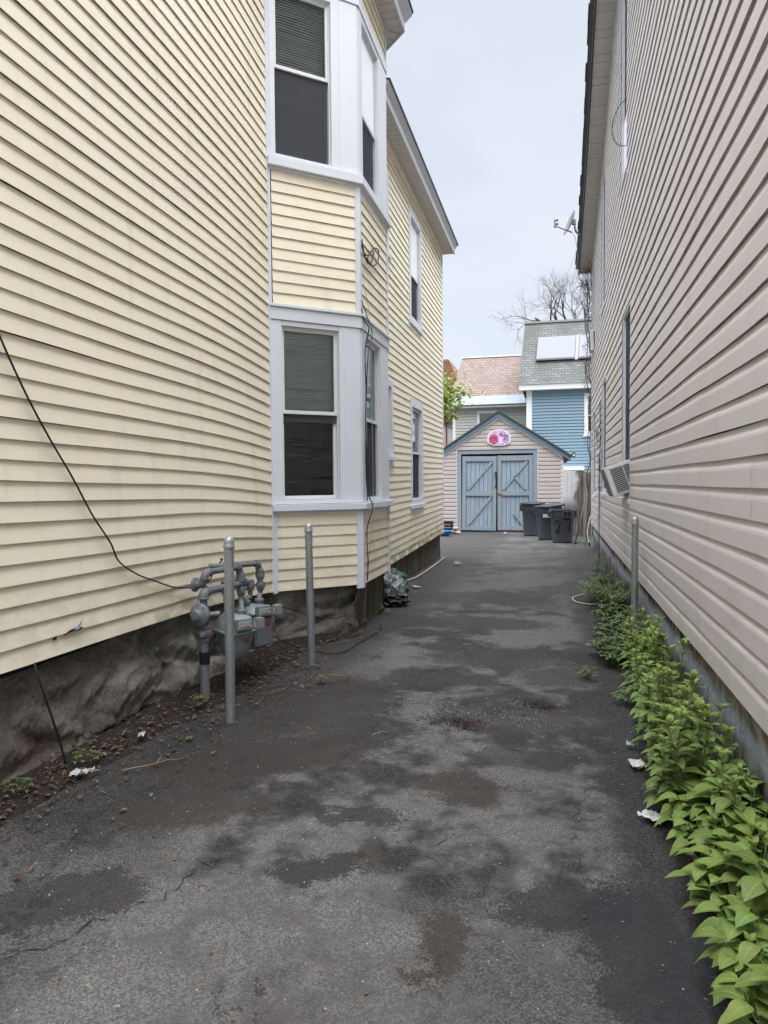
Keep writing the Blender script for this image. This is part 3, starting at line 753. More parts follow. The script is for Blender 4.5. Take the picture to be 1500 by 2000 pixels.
# ------------------------------------------------------------------ the beige house on the right
BH = thing('beige_house', 'tall beige house with wide lapped vinyl siding and dark gutter, filling the right edge', 'house', (.8, 6, 0))
FW = frame(.80, 0, 0, 1, flip=True)
EAVE = [(-.9, 8.75), (3, 8.7), (7, 8.45), (9, 8.22), (10.44, 7.93), (12.5, 7.24), (14.4, 6.80), (16.4, 6.42), (17.2, 6.27)]
def eave(u):
    for (a, za), (b, zb) in zip(EAVE[:-1], EAVE[1:]):
        if a <= u <= b: return za + (zb - za) * (u - a) / (b - a)
    return EAVE[-1][1]
HW = [(8.20, 9.10, 1.30, 3.48), (12.05, 12.95, 1.30, 3.22), (15.25, 16.15, 1.20, 3.0), (8.75, 9.42, 5.10, 7.42), (12.42, 13.24, 4.46, 6.72), (15.35, 16.05, 4.18, 6.02)]
RS = [(8.235, 9.055, 1.34, 3.44), (12.09, 12.90, 1.36, 3.17), (15.29, 16.10, 1.25, 2.95), (8.785, 9.375, 5.15, 7.37), (12.46, 13.19, 4.51, 6.67), (15.39, 16.0, 4.23, 5.97)]
siding('driveway_side_wall', 'beige', BH, FW, -.9, 16.76, .53, 8.8, .1336, prof=DUTCH, holes=HW, top=lambda u: eave(u) - .03, seed=7, wav=1.5, lipd=.004)
siding('back_wall', 'beige', BH, frame(.80, 16.78, 1, 0, flip=True), .02, 6, .53, 6.25, .1336, prof=DUTCH, seg=.8, seed=8)
siding('street_wall', 'beige', BH, frame(.80, -.9, 1, 0), 0, 6, .53, 8.7, .1336, prof=DUTCH, seg=.8, seed=9)
mb = MB(); mb.box(.92, 7, -.86, 10.2, .5, 7.9); mb.box(.92, 7, 10.2, 16.72, .5, 6.2); mb.build('inner_shell', 'dark', BH)
for i, (c, s) in enumerate(zip(HW, RS)):
    near = i in (0, 3)
    window(BH, FW, c[0], c[1], c[2], c[3], s[0], s[1], s[2], s[3], (s[2] + s[3]) / 2, 'dark', 'full' if i != 3 else 'upper', casing='trim', proud=.010, depth=.06,
           sill=(c[0] - .02, c[1] + .02, c[2] - .055, c[2] - .003, .03))
mb = MB(); mb.fbox(FW, 16.74, 16.80, .50, 6.25, -.02, .018); mb.fbox(frame(.80, 16.78, 1, 0, flip=True), -.015, .05, .5, 6.25, -.01, .018); mb.build('corner_post', 'beige', BH, bevel=.003)
def slope(pathz, prof, x0=.80):
    """Sweep along the sloping eave: prof is (distance out from wall, height above eave line)."""
    mb = MB(); n = len(prof); vs = []; fs = []
    for (y, z) in pathz: vs += [(x0 - o, y, z + h) for o, h in prof]
    for i in range(len(pathz) - 1):
        for k in range(n): fs.append((i * n + k, i * n + (k + 1) % n, (i + 1) * n + (k + 1) % n, (i + 1) * n + k))
    fs += [tuple(range(n)), tuple(range((len(pathz) - 1) * n, len(pathz) * n))[::-1]]
    mb.add(vs, fs); return mb
fine = []
y = -.9
while y < 17.2: fine.append((y, eave(y) + .006 * mn.noise((y, 3, 1)))); y += .4
fine.append((17.2, eave(17.2)))
slope(fine, [(-.05, 0), (.27, 0), (.27, .03), (-.05, .03)]).build('soffit_backing', 'soffit', BH)
mb = MB(); y = -.9; k = 0
while y < 17.0:
    z0, z1 = eave(y) - .013, eave(y + .12) - .013
    d = -.004 if k % 3 == 0 else 0
    mb.hexa([(.79, y, z0 + d), (.53, y, z0 + d), (.53, y + .118, z1 + d), (.79, y + .118, z1 + d), (.79, y, z0 + .012), (.53, y, z0 + .012), (.53, y + .118, z1 + .012), (.79, y + .118, z1 + .012)])
    y += .126; k += 1
mb.build('soffit', 'soffit', BH)
slope(fine, [(-.02, -.075), (.022, -.075), (.022, -.014), (-.02, -.014)]).build('frieze_board', 'soffit', BH)
slope(fine, [(.270, -.03), (.292, -.03), (.292, .10), (.340, .13), (.340, .165), (.27, .165)]).build('gutter', 'darkfascia', BH)
mb = MB(); rr = random.Random(4); y = -.9
while y < 17.25:      # the ragged shingle edge along the eave
    z0 = eave(y) + .168; z1 = eave(min(y + .30, 17.2)) + .168; o = .352 + rr.uniform(-.006, .016); h = rr.uniform(.0, .010)
    mb.hexa([(.80 - o, y, z0), (2.2, y, z0 + .55), (2.2, y + .297, z1 + .55), (.80 - o, y + .297, z1), (.80 - o, y, z0 + .018 + h), (2.2, y, z0 + .57), (2.2, y + .297, z1 + .57), (.80 - o, y + .297, z1 + .018 + h)])
    y += .30
mb.box(2.1, 7.2, -1, 10.3, 8.7, 9.0); mb.box(2.1, 7.2, 10.31, 17.2, 6.8, 7.0)
mb.build('roof', 'roofdark', BH)
flatwall('foundation', FW, -.9, 16.7, -.05, .60, 'paintfound', BH, n0=-.035, amp=.018, st=.05)
mb = MB(); mb.box(.86, .90, -.86, 16.7, .49, .60); mb.build('siding_gap_shadow', 'gapblack', BH)  # black strip standing in for the shadow in the gap under the siding

# ------------------------------------------------------------------ ground
g = MB(); g.grid(40, 40, lambda a, b: (-200 + 400 * a, -150 + 400 * b, -.035)); tag(g.build('ground', 'ground'), kind='structure')
def dz(x, y): return .016 * mn.noise((x * .8, y * .8, 0)) + .006 * mn.noise((x * 3, y * 3, 4)) - .014
d = MB(); d.grid(90, 560, lambda a, b: (-3.2 + 4.35 * a, -4 + 27.5 * b, dz(-3.2 + 4.35 * a, -4 + 27.5 * b))); tag(d.build('driveway', 'asphalt', smooth=True), kind='structure')
d = MB(); d.grid(2, 2, lambda a, b: (-30 + 60 * a, -14 + 10 * b, -.02)); tag(d.build('street', 'asphalt'), kind='structure')
d = MB(); d.grid(10, 10, lambda a, b: (-8 + 4.8 * a, 14.2 + 10 * b, -.016)); tag(d.build('yard', 'soil'), kind='structure')
def crack(mb, pts, w, sd, br=.25):
    r = random.Random(sd); P = []
    for (a, b) in zip(pts[:-1], pts[1:]):
        n = max(2, int(math.hypot(b[0] - a[0], b[1] - a[1]) / .026))
        for k in range(n):
            t = k / n; P.append((a[0] + (b[0] - a[0]) * t + r.gauss(0, .015), a[1] + (b[1] - a[1]) * t + r.gauss(0, .015)))
    P.append(pts[-1]); vs = []; m = len(P)
    for i, (x, y) in enumerate(P):
        d = Vector((P[min(i + 1, m - 1)][0] - P[max(i - 1, 0)][0], P[min(i + 1, m - 1)][1] - P[max(i - 1, 0)][1], 0)).normalized(); ww = w * (r.random() ** 1.6) * .8 * math.sin(PI * (.06 + .9 * i / m))
        for s in (-1, 1):
            q = Vector((x, y, 0)) + Vector((-d.y, d.x, 0)) * s * ww; vs.append((q.x, q.y, dz(q.x, q.y) + .0035))
    mb.add(vs, [(i * 2, i * 2 + 1, i * 2 + 3, i * 2 + 2) for i in range(m - 1)])
    for i in range(3, m - 3):
        if r.random() < br / 6 and w > .002:
            a = r.uniform(0, 6.28); L = r.uniform(.05, .22); crack(mb, [P[i], (P[i][0] + math.cos(a) * L, P[i][1] + math.sin(a) * L)], w * .55, sd * 7 + i, 0)
M['crack'] = plain('open_crack', (.012, .011, .011), 1)
cm = MB()
for k, (pts, w) in enumerate([([(-1.85, 1.78), (-1.62, 1.95), (-1.55, 2.08), (-1.42, 2.28), (-1.38, 2.45), (-1.25, 2.62), (-1.22, 2.85)], .007), ([(-.30, 2.95), (-.24, 2.72), (-.25, 2.50), (-.24, 2.28)], .004),
                              ([(-1.72, 3.1), (-1.45, 3.22), (-1.28, 3.25), (-1.16, 3.55), (-1.12, 3.95), (-1.06, 4.6), (-1.02, 5.3), (-.98, 6.1)], .006), ([(-.98, 4.85), (-.7, 4.9), (-.45, 4.75), (-.15, 4.7)], .004),
                              ([(.22, 5.9), (.29, 5.3), (.36, 5.0)], .004), ([(.12, 3.9), (.16, 3.5), (.06, 3.2), (.1, 2.85), (.02, 2.5)], .004), ([(-.55, 3.2), (-.42, 3.0), (-.52, 2.78), (-.36, 2.66)], .003),
                              ([(-1.3, 7.2), (-.6, 7.35), (.1, 7.2)], .006), ([(-.6, 8.9), (-.1, 9.4), (.3, 10.6)], .006), ([(-1.62, 2.5), (-1.40, 2.52), (-1.1, 2.45)], .004)]): crack(cm, pts, w, k + 3, .5)
tag(cm.build('asphalt_cracks', 'crack'), kind='structure')
def soil_strip(name, x0f, x1f, y0, y1, sd):
    m = MB(); n = int((y1 - y0) / .05)
    def fn(a, b):
        y = y0 + (y1 - y0) * b; x0, x1 = x0f(y), x1f(y) + .10 * mn.noise((y * 2.2, sd, 0)) + .04 * mn.noise((y * 9, sd, 3))
        x = x0 + (x1 - x0) * a; h = .028 * max(0, 1 - a * 1.02) ** .7 + .008 * mn.noise((x * 9, y * 9, sd)) * (1 - a)
        return (x, y, dz(x, y) + (.006 if a < .98 else -.004) + h)
    m.grid(14, n, fn); return tag(m.build(name, 'soil', smooth=True), kind='structure')
soil_strip('soil_bed', lambda y: -2.68 if y < 6.1 else -2.68 + (y - 6.1) * .9, lambda y: -2.38 + max(0, min(.18, (y - 3.2) * .12)) if y < 6.1 else -2.2 + (y - 6.1) * .5, -1, 6.75, 2)
soil_strip('soil_bed', lambda y: .92, lambda y: .58, -1, 12, 6)

# ------------------------------------------------------------------ bollards
def make_bollard():
    t = thing('bollard', '', 'bollard', (0, 0, 0))
    mb = MB(); mb.lathe([(.0305, -.05), (.0305, 1.115)], n=24); mb.build('post', 'galv', t, smooth=True); smooth_by_angle(t.children[0])
    mb = MB(); mb.lathe([(.034, 1.098), (.0355, 1.102), (.0355, 1.118), (.033, 1.121), (.0335, 1.136), (.031, 1.150), (.024, 1.163), (.012, 1.171), (.002, 1.173)], n=24)
    c = mb.build('cap', 'galv', t, smooth=True); smooth_by_angle(c, 60); return t
b0 = make_bollard()
BG = 'steel pipe bollards along the driveway'
for i, (x, y, sc, tx, ty, lab) in enumerate([
        (-2.0, 4.085, 1, .004, .012, 'galvanised steel bollard in front of the gas meters, nearest the camera'),
        (-1.972, 5.55, 1, -.005, -.012, 'galvanised steel bollard in front of the bay window'),
        (.700, 6.80, 1, 0, -.004, 'galvanised steel bollard among weeds beside the beige house')]):
    o = b0 if i == 0 else copy_tree(b0)
    o.location = (x, y, 0); o.scale = (sc, sc, sc); o.rotation_euler = (tx, ty, i * 1.3); tag(o, lab, 'bollard', BG)
# ------------------------------------------------------------------ gas pipework and meters
def arc(a, b, c, n=5):
    """Points of a rounded corner a-b-c (quadratic)."""
    a, b, c = Vector(a), Vector(b), Vector(c)
    return [a * (1 - t) ** 2 + b * 2 * t * (1 - t) + c * t * t for t in [i / n for i in range(n + 1)]]
GX = -2.37
GP = thing('gas_pipework', 'grey painted gas pipes with regulator and valves looping above the two meters', 'pipework', (GX, 4.46, 0))
def ring(mb, p, axis, r, h): mb.lathe([(r * .94, -h / 2), (r, -h / 2 + .003), (r, h / 2 - .003), (r * .94, h / 2)], c=p, axis=axis, n=16)
def pipe(name, pts, r=.021, elbows=True, mat='pipe'):
    """Pipe with fat elbow fittings at every inner corner."""
    mb = MB(); P = [Vector(p) for p in pts]; k = .045
    path = [P[0]]
    for i in range(1, len(P) - 1):
        a = P[i] + (P[i - 1] - P[i]).normalized() * k; c = P[i] + (P[i + 1] - P[i]).normalized() * k
        ar = arc(a, P[i], c); path += ar
        mb.tube(ar, r * 1.28, 14)
        ring(mb, a, (P[i] - P[i - 1]), r * 1.5, .014); ring(mb, c, (P[i + 1] - P[i]), r * 1.5, .014)
    path.append(P[-1]); mb.tube(path, r, 14)
    return smooth_by_angle(mb.build(name, mat, GP, smooth=True), 50)
Y0 = 4.46
pipe('riser', [(GX, Y0, .02), (GX, Y0, .26)], .033)
mb = MB(); mb.lathe([(.036, .255), (.037, .26), (.037, .335), (.036, .34)], c=(GX, Y0, 0), n=18); mb.build('sleeve', 'sleeve', GP, smooth=False)
pipe('riser', [(GX, Y0, .34), (GX, Y0, .44)], .028)
mb = MB()                                              # shut-off valve
mb.lathe([(.030, .40), (.034, .405), (.034, .425), (.028, .43), (.040, .445), (.043, .465), (.040, .485), (.028, .495), (.034, .50), (.034, .52), (.03, .525)], c=(GX, Y0, 0), n=16)
mb.lathe([(.020, 0), (.020, .055), (.014, .06)], c=(GX, Y0, .465), axis=(.3, -1, 0), n=12); mb.lathe([(.018, 0), (.018, .05)], c=(GX, Y0, .465), axis=(.5, 1, 0), n=12)
mb.box(GX + .035, GX + .05, Y0 - .012, Y0 + .012, .45, .48)
smooth_by_angle(mb.build('shutoff_valve', 'pipe', GP), 40)
mb = MB()                                              # regulator: body, big diaphragm disc and vent
mb.lathe([(.028, .53), (.034, .535), (.036, .56), (.044, .575), (.044, .62), (.034, .635), (.034, .65), (.026, .655)], c=(GX, Y0, 0), n=16)
mb.lathe([(.030, -.005), (.060, 0), (.082, .004), (.084, .012), (.084, .020), (.080, .026), (.060, .034), (.038, .05), (.034, .062), (.010, .066)], c=(GX - .005, Y0 - .030, .60), axis=(-.30, -1, .05), n=22)
for k in range(8):
    a = k * PI / 4; ax = Vector((-.30, -1, .05)).normalized(); e1 = Vector((1, -.3, 0)).normalized(); e2 = Vector((0, 0, 1))
    mb.lathe([(.007, -.004), (.007, .03)], c=Vector((GX - .005, Y0 - .03, .60)) + (e1 * math.cos(a) + e2 * math.sin(a)) * .074, axis=ax, n=6)
mb.lathe([(.019, 0), (.019, .07), (.021, .072), (.021, .10), (.015, .102)], c=(GX + .01, Y0, .595), axis=(.9, .55, .02), n=14)
smooth_by_angle(mb.build('regulator', 'pipe', GP), 40)
pipe('lower_pipe', [(GX, Y0, .655), (GX, Y0, .755), (GX + .01, 5.00, .735)], .026)
pipe('upper_pipe', [(GX - .10, Y0 + .03, .80), (GX - .015, Y0 + .03, .80), (GX, Y0 + .03, .885), (GX + .01, 5.02, .865), (GX + .02, 5.02, .735)], .022)
mb = MB(); mb.lathe([(.045, 0), (.05, .004), (.05, .02), (.035, .03)], c=(GX - .09, Y0 + .03, .80), axis=(1, 0, 0), n=18); smooth_by_angle(mb.build('wall_flange', 'pipe', GP), 40)
pipe('upper_pipe', [(GX - .16, 4.86, .885), (GX - .01, 4.88, .885), (GX + .01, 5.38, .850), (GX + .02, 5.385, .65)], .020)
pipe('middle_pipe', [(GX - .16, 5.06, .735), (GX - .02, 5.06, .735), (GX + .01, 5.185, .73), (GX + .02, 5.19, .64)], .020)
def union(p, nm='union'):
    x, y, z = p; mb = MB()
    mb.lathe([(.026, z + .055), (.034, z + .05), (.034, z + .028), (.030, z + .026), (.038, z + .022), (.038, z - .006), (.030, z - .010), (.030, z - .03)], c=(x, y, 0), n=14)
    return smooth_by_angle(mb.build(nm, 'pipe', GP), 40)
union((GX + .02, 5.02, .76)); union((GX + .02, 5.385, .745)); union((GX + .02, 5.19, .69))
for (y, z) in ((5.02, .685), (5.385, .672)):            # lock-wing valves under the unions
    mb = MB(); x = GX + .02
    mb.lathe([(.024, z - .045), (.028, z - .04), (.031, z - .02), (.031, z + .02), (.026, z + .03)], c=(x, y, 0), n=14)
    mb.lathe([(.020, -.045), (.022, -.04), (.022, .04), (.017, .048)], c=(x, y, z), axis=(.8, -.6, 0), n=12)
    mb.box(x + .03, x + .052, y - .04, y - .028, z - .02, z + .025); mb.lathe([(.010, 0), (.010, .05)], c=(x, y, z), axis=(.7, .7, .3), n=10)
    smooth_by_angle(mb.build('meter_valve', 'pipe', GP), 40)
def swivel(name, p0, p1):
    a, b = Vector(p0), Vector(p1); mb = MB()
    mb.tube(arc(a, a + Vector((0, 0, -.06)), (a + b) / 2, 4) + arc((a + b) / 2, b + Vector((0, 0, .05)), b, 4)[1:], .019, 12)
    ring(mb, b + Vector((0, 0, .004)), (0, 0, 1), .036, .026); ring(mb, b + Vector((0, 0, -.016)), (0, 0, 1), .030, .014)
    return smooth_by_angle(mb.build(name, 'pipe', GP), 45)
swivel('swivel_pipe', (GX + .02, 5.02, .645), (-2.255, 4.825, .555)); swivel('swivel_pipe', (GX + .02, 5.19, .64), (-2.345, 5.095, .575)); swivel('swivel_pipe', (GX + .02, 5.385, .63), (-2.285, 5.21, .575))
pipe('middle_pipe', [(GX + .01, 4.74, .735), (-2.325, 4.73, .70), (-2.327, 4.722, .575)], .018)

def make_meter(label, loc, rotz, body_mat, lid_mat, tall=False):
    t = thing('gas_meter', label, 'gas meter', loc, 'gas meters on the yellow house')
    t.rotation_euler = (0, 0, rotz); w = .132; d = .110; q = 5
    def loft(mb, rows):
        n = 28; vs = []
        for (sx, sy, z) in rows:
            for k in range(n):
                a = 2 * PI * k / n; ca, sa = math.cos(a), math.sin(a); r = 1 / ((abs(ca) ** q + abs(sa) ** q) ** (1 / q))
                vs.append(Vector((loc[0], loc[1], loc[2])) + Vector((sx * ca * r, sy * sa * r, z)))
        fs = [(i * n + k, i * n + (k + 1) % n, (i + 1) * n + (k + 1) % n, (i + 1) * n + k) for i in range(len(rows) - 1) for k in range(n)]
        fs += [tuple(range(n))[::-1], tuple(range((len(rows) - 1) * n, len(rows) * n))]; mb.add(vs, fs)
    L = Vector(loc); mb = MB()
    if not tall: loft(mb, [(.035, .03, 0), (.06, .05, .006), (.088, .072, .04), (.108, .088, .10), (w, d, .20), (w + .002, d + .002, .205)])
    else: loft(mb, [(.07, .06, 0), (.098, .082, .012), (.110, .092, .06), (w, d, .12), (w, d, .27)])
    zb = .205 if not tall else .27
    smooth_by_angle(mb.build('meter_body', body_mat, t, smooth=True), 40)
    mb = MB(); loft(mb, [(w + .014, d + .014, zb), (w + .016, d + .016, zb + .004), (w + .016, d + .016, zb + .018), (w + .010, d + .010, zb + .022)])
    for k in range(14):
        a = 2 * PI * k / 14; ca, sa = math.cos(a), math.sin(a); r = 1 / ((abs(ca) ** q + abs(sa) ** q) ** (1 / q))
        mb.lathe([(.007, zb - .004), (.007, zb + .027)], c=L + Vector(((w + .009) * ca * r, (d + .009) * sa * r, 0)), n=6)
    smooth_by_angle(mb.build('flange', body_mat, t), 40)
    mb = MB(); h = .115 if not tall else .06
    loft(mb, [(w + .006, d + .006, zb + .022), (w, d, zb + .05 if not tall else zb + .03), (w * .86, d * .86, zb + h - .01), (w * .78, d * .78, zb + h), (w * .5, d * .5, zb + h + .006)])
    for s in (-1, 1): mb.lathe([(.036, zb + h - .01), (.036, zb + h + .012), (.027, zb + h + .014), (.027, zb + h + .03)], c=L + Vector((-.01, s * .062, 0)), n=16)
    smooth_by_angle(mb.build('meter_lid', lid_mat, t, smooth=True), 40)
    x0 = w - .01; zt = zb + (.035 if not tall else -.005)
    mb = MB(); mb.box(L.x + x0, L.x + x0 + .045, L.y - .075, L.y + .055, L.z + zt, L.z + zt + .080); dh = mb.build('dial_housing', lid_mat, t, bevel=.006)
    mb = MB(); mb.box(L.x + x0 + .0455, L.x + x0 + .047, L.y - .062, L.y + .042, L.z + zt + .016, L.z + zt + .064); mb.build('dial_plate', 'dialwhite', dh)
    mb = MB()
    for k in range(4):
        for r0, r1 in ((.0105, .0085),):
            cy, cz = L.y - .048 + k * .026, L.z + zt + .046; n = 14
            vs = [(L.x + x0 + .0478, cy + r * math.cos(2 * PI * j / n), cz + r * math.sin(2 * PI * j / n)) for r in (r0, r1) for j in range(n)]
            mb.add(vs, [(j, (j + 1) % n, n + (j + 1) % n, n + j) for j in range(n)])
        mb.box(L.x + x0 + .0472, L.x + x0 + .0482, cy - .001, cy + .001, cz - .006, cz + .007)
    mb.box(L.x + x0 + .0472, L.x + x0 + .0482, L.y - .05, L.y + .03, L.z + zt + .021, L.z + zt + .027); mb.build('dial_marks', 'ink', dh)
    mb = MB(); mb.box(L.x + x0 + .046, L.x + x0 + .105, L.y + .046, L.y + .120, L.z + zt + .004, L.z + zt + .084); md = mb.build('radio_module', 'clearplastic', t, bevel=.008)
    mb = MB(); mb.box(L.x + x0 + .0755, L.x + x0 + .0895, L.y + .0435, L.y + .0455, L.z + zt + .022, L.z + zt + .066); mb.build('barcode_label', 'labelwhite', md)
    xs = w + .003 if tall else w - .004
    mb = MB(); mb.box(L.x + xs, L.x + xs + .003, L.y + .005, L.y + .045, L.z + zb - .060, L.z + zb - .030)
    if tall: mb.box(L.x + xs + .0155, L.x + xs + .018, L.y + .0, L.y + .045, L.z + zb - .085, L.z + zb - .045)
    mb.build('warning_sticker', 'red', t)
    if tall:
        mb = MB(); mb.box(L.x + w - .01, L.x + w + .018, L.y - .088, L.y + .088, L.z + .03, L.z + .255); mb.build('front_cover', body_mat, t, bevel=.012)
    return t
make_meter('blue grey gas meter with a rounded belly behind the front bollard', (-2.285, 4.765, .215), R(-35), 'meterblue', 'meterblue')
make_meter('darker grey gas meter with a flat front cover, behind the blue grey one', (-2.31, 5.15, .215), R(-30), 'metergrey', 'meterlid', True)

# ------------------------------------------------------------------ cables and hoses
def spline(pts, sub=6):
    P = [Vector(p) for p in pts]; out = []
    for i in range(len(P) - 1):
        p0, p1, p2, p3 = P[max(i - 1, 0)], P[i], P[i + 1], P[min(i + 2, len(P) - 1)]
        for k in range(sub):
            t = k / sub; out.append(.5 * ((2 * p1) + (p2 - p0) * t + (2 * p0 - 5 * p1 + 4 * p2 - p3) * t * t + (3 * p1 - p0 - 3 * p2 + p3) * t ** 3))
    return out + [P[-1]]
def cable(name, pts, r, mat, label, cat='cable', group=None, n=6):
    mb = MB(); mb.tube(spline(pts), r, n); return tag(mb.build(name, mat, smooth=True), label, cat, group)
cx = -2.572
cable('cable', [(cx, 2.6, 2.85), (cx, 2.78, 2.42), (cx, 2.89, 2.21), (cx, 3.05, 1.96), (cx, 3.21, 1.75), (cx, 3.38, 1.55), (cx, 3.55, 1.33), (cx, 3.71, 1.16), (cx, 3.79, 1.04), (cx, 3.97, .94), (cx, 4.17, .87), (cx, 4.46, .78), (cx + .02, 4.75, .75), (cx + .03, 4.87, .77), (cx + .02, 4.99, .84), (cx + .08, 5.0, .92), (cx + .1, 4.93, .93)], .0055, 'rubber', 'black cable draped diagonally down the cream clapboards to the gas pipes')
cable('cable', [(-2.60, 3.08, .62), (-2.565, 3.06, .55), (-2.545, 3.07, .47), (-2.535, 3.11, .34), (-2.53, 3.17, .17), (-2.52, 3.20, .03)], .006, 'rubber', 'short black cable hanging down the stone foundation near the camera')
bx = -1.862
cable('cable', [(bx, 6.84, 3.22), (bx, 6.93, 3.12), (bx + .03, 7.0, 3.06), (bx, 6.985, 2.9), (bx, 6.95, 2.75), (bx, 6.975, 2.45), (bx, 6.945, 2.0), (bx, 6.97, 1.46), (bx + .05, 7.0, 1.26), (bx, 6.98, 1.05), (bx, 6.96, .9), (bx, 6.99, .7), (bx - .01, 7.0, .5)], .006, 'rubber', 'black cable running down the corner of the bay window')
cable('cable', [(bx, 6.84, 3.30), (bx + .01, 6.97, 3.2), (bx + .03, 7.12, 3.06), (bx + .03, 7.08, 2.93), (bx + .02, 7.0, 2.8), (bx, 6.97, 2.3), (bx, 6.975, 1.8), (bx, 6.99, 1.32)], .005, 'rubber', 'thin black cable bowing out beside the bay head board')
cable('cable', [(bx, 6.90, 3.95), (bx, 6.93, 3.5), (bx + .04, 7.02, 3.1), (bx + .04, 7.06, 2.0), (bx + .04, 7.07, 1.3), (bx + .01, 7.06, .9), (bx - .03, 7.05, .5), (-1.93, 7.08, .08)], .0025, 'hose', 'thin pale wire hanging down the bay corner to the ground')
lp = [(bx, 6.86, 3.84), (bx, 6.98, 3.78), (bx, 7.1, 3.74), (bx, 7.26, 3.80), (bx, 7.33, 3.92), (bx, 7.2, 3.88), (bx, 7.08, 3.76), (bx, 7.3, 3.77), (bx, 7.52, 3.88), (bx, 7.56, 4.0), (bx, 7.42, 3.99), (bx, 7.28, 3.93), (bx, 7.14, 3.83), (bx, 6.95, 3.80), (bx, 6.87, 3.9)]
cable('cable', lp, .0075, 'rubber', 'coiled black cable end on the upper bay clapboards')
cable('cable', [(-2.56, 5.75, .50), (-2.47, 6.25, .33), (-2.20, 6.50, .20), (-2.02, 6.66, .20), (-1.93, 6.82, .36), (-1.92, 6.86, .45)], .006, 'rubber', 'black cable sagging across the bay foundation stones')
cable('cable', [(-2.42, 5.5, .30), (-2.33, 5.75, .14), (-2.22, 5.98, .02), (-2.05, 5.93, .008), (-1.85, 5.93, .008), (-1.78, 6.4, .01), (-1.74, 7.0, .012), (-1.80, 7.2, .02)], .006, 'rubber', 'black cable lying on the ground from the meters past the bay')
cable('hose', [(-1.95, 9.3, .03), (-2.10, 9.9, .012), (-2.19, 10.52, .008), (-2.13, 11.0, .006), (-2.12, 12.0, .006), (-2.13, 13.2, .006), (-2.15, 13.95, .006)], .013, 'hose', 'pale garden hose lying along the rear foundation', 'hose')
cable('cable', [(.58, 9.8, .05), (.45, 9.74, .012), (.33, 9.64, .008), (.24, 9.45, .008), (.21, 9.28, .008), (.25, 9.05, .008), (.36, 8.92, .01), (.48, 8.86, .02), (.53, 8.95, .05), (.49, 9.15, .05), (.56, 9.4, .08)], .005, 'whitecable', 'loop of white cable lying on the asphalt by the weeds')
cable('cable', [(.77, 16.2, .72), (.72, 16.1, .66), (.68, 16.0, .4), (.70, 15.9, .18), (.74, 15.8, .3), (.76, 15.7, .62)], .010, 'whitecable', 'white cable loop hanging under the far corner of the beige siding')

# ------------------------------------------------------------------ the garage
GR = thing('garage', 'small pinkish gabled garage with weathered blue double doors at the end of the driveway', 'garage', (-1.65, 21.7, 0))
FG = frame(-3.51, 21.7, 1, 0)
AP = 3.60; SL = .652
def gclip(z):
    if z < 2.38: return (0, 3.72)
    k = (z - 2.38) / SL; return (k, 3.72 - k)
siding('front_wall', 'pink', GR, FG, 0, 3.72, .03, 3.56, .122, prof=[(t, o * 1.7) for t, o in DUTCH], holes=[(.575, 2.985, -.1, 2.475)], clipu=gclip, seed=31, wav=1.4)
siding('side_wall', 'pink', GR, frame(.21, 21.7, 0, 1), .0, 5, .03, 2.36, .122, prof=DUTCH, seg=.6, seed=32)
mb = MB(); mb.prism([(.04, 0), (3.68, 0), (3.68, 2.34), (1.86, 3.5), (.04, 2.34)], lambda a, b, c: (-3.51 + a, 21.85 + c, b), 0, 5); mb.build('inner_shell', 'dark', GR)
mb = MB(); mb.fbox(FG, 3.66, 3.735, .0, 2.40, -.03, .022); mb.build('corner_post', 'white', GR, bevel=.004)
mb = MB(); mb.fbox(FG, .555, .580, .0, 2.50, -.02, .020); mb.fbox(FG, 2.980, 3.005, .0, 2.50, -.02, .020); mb.fbox(FG, .5805, 2.9795, 2.472, 2.498, -.02, .020); mb.build('door_trim', 'white', GR, bevel=.003)
mb = MB(); mb.fbox(FG, .581, .705, .0, 2.470, -.06, .006); mb.fbox(FG, 2.86, 2.979, .0, 2.470, -.06, .006); mb.fbox(FG, .7055, 2.8595, 2.345, 2.470, -.06, .004); mb.build('door_frame', 'brace', GR, bevel=.004)
mb = MB(); mb.fbox(FG, .70, 2.87, .0, 2.36, -.14, -.10); mb.build('door_gap', 'gapblack', GR)
def rakebar(o0, o1, n0, n1, name, mat, ext=.22):
    """Boards along both slopes of the gable; o measured square to the slope, from the roof underside."""
    mb = MB(); c = math.sqrt(1 + SL * SL)
    for s in (-1, 1):
        xe = 1.86 + ext; pts = []
        for o in (o0, o1):
            v = o * c
            pts.append(((0, AP + v), (s * xe, AP + v - SL * xe)))
        (a0, a1), (b0, b1) = pts
        P = lambda q, n: Vector((-1.65 + q[0], 21.7 - n, q[1]))
        mb.hexa([P(a0, n0), P(a1, n0), P(a1, n1), P(a0, n1), P(b0, n0), P(b1, n0), P(b1, n1), P(b0, n1)])
    return mb.build(name, mat, GR)
rakebar(-.175, -.118, .0, .045, 'rake_moulding', 'moulding', -.02)
rakebar(-.117, .005, -.04, .10, 'rake_board', 'rake')
rakebar(.006, .040, -5.2, .15, 'roof', 'roofdark', .26)
mb = MB()
for k in range(9): mb.box(.225, .385, 21.9 + k * .55, 21.95 + k * .55, 2.16, 2.28)
mb.build('rafter_tail', 'greyboard', GR)
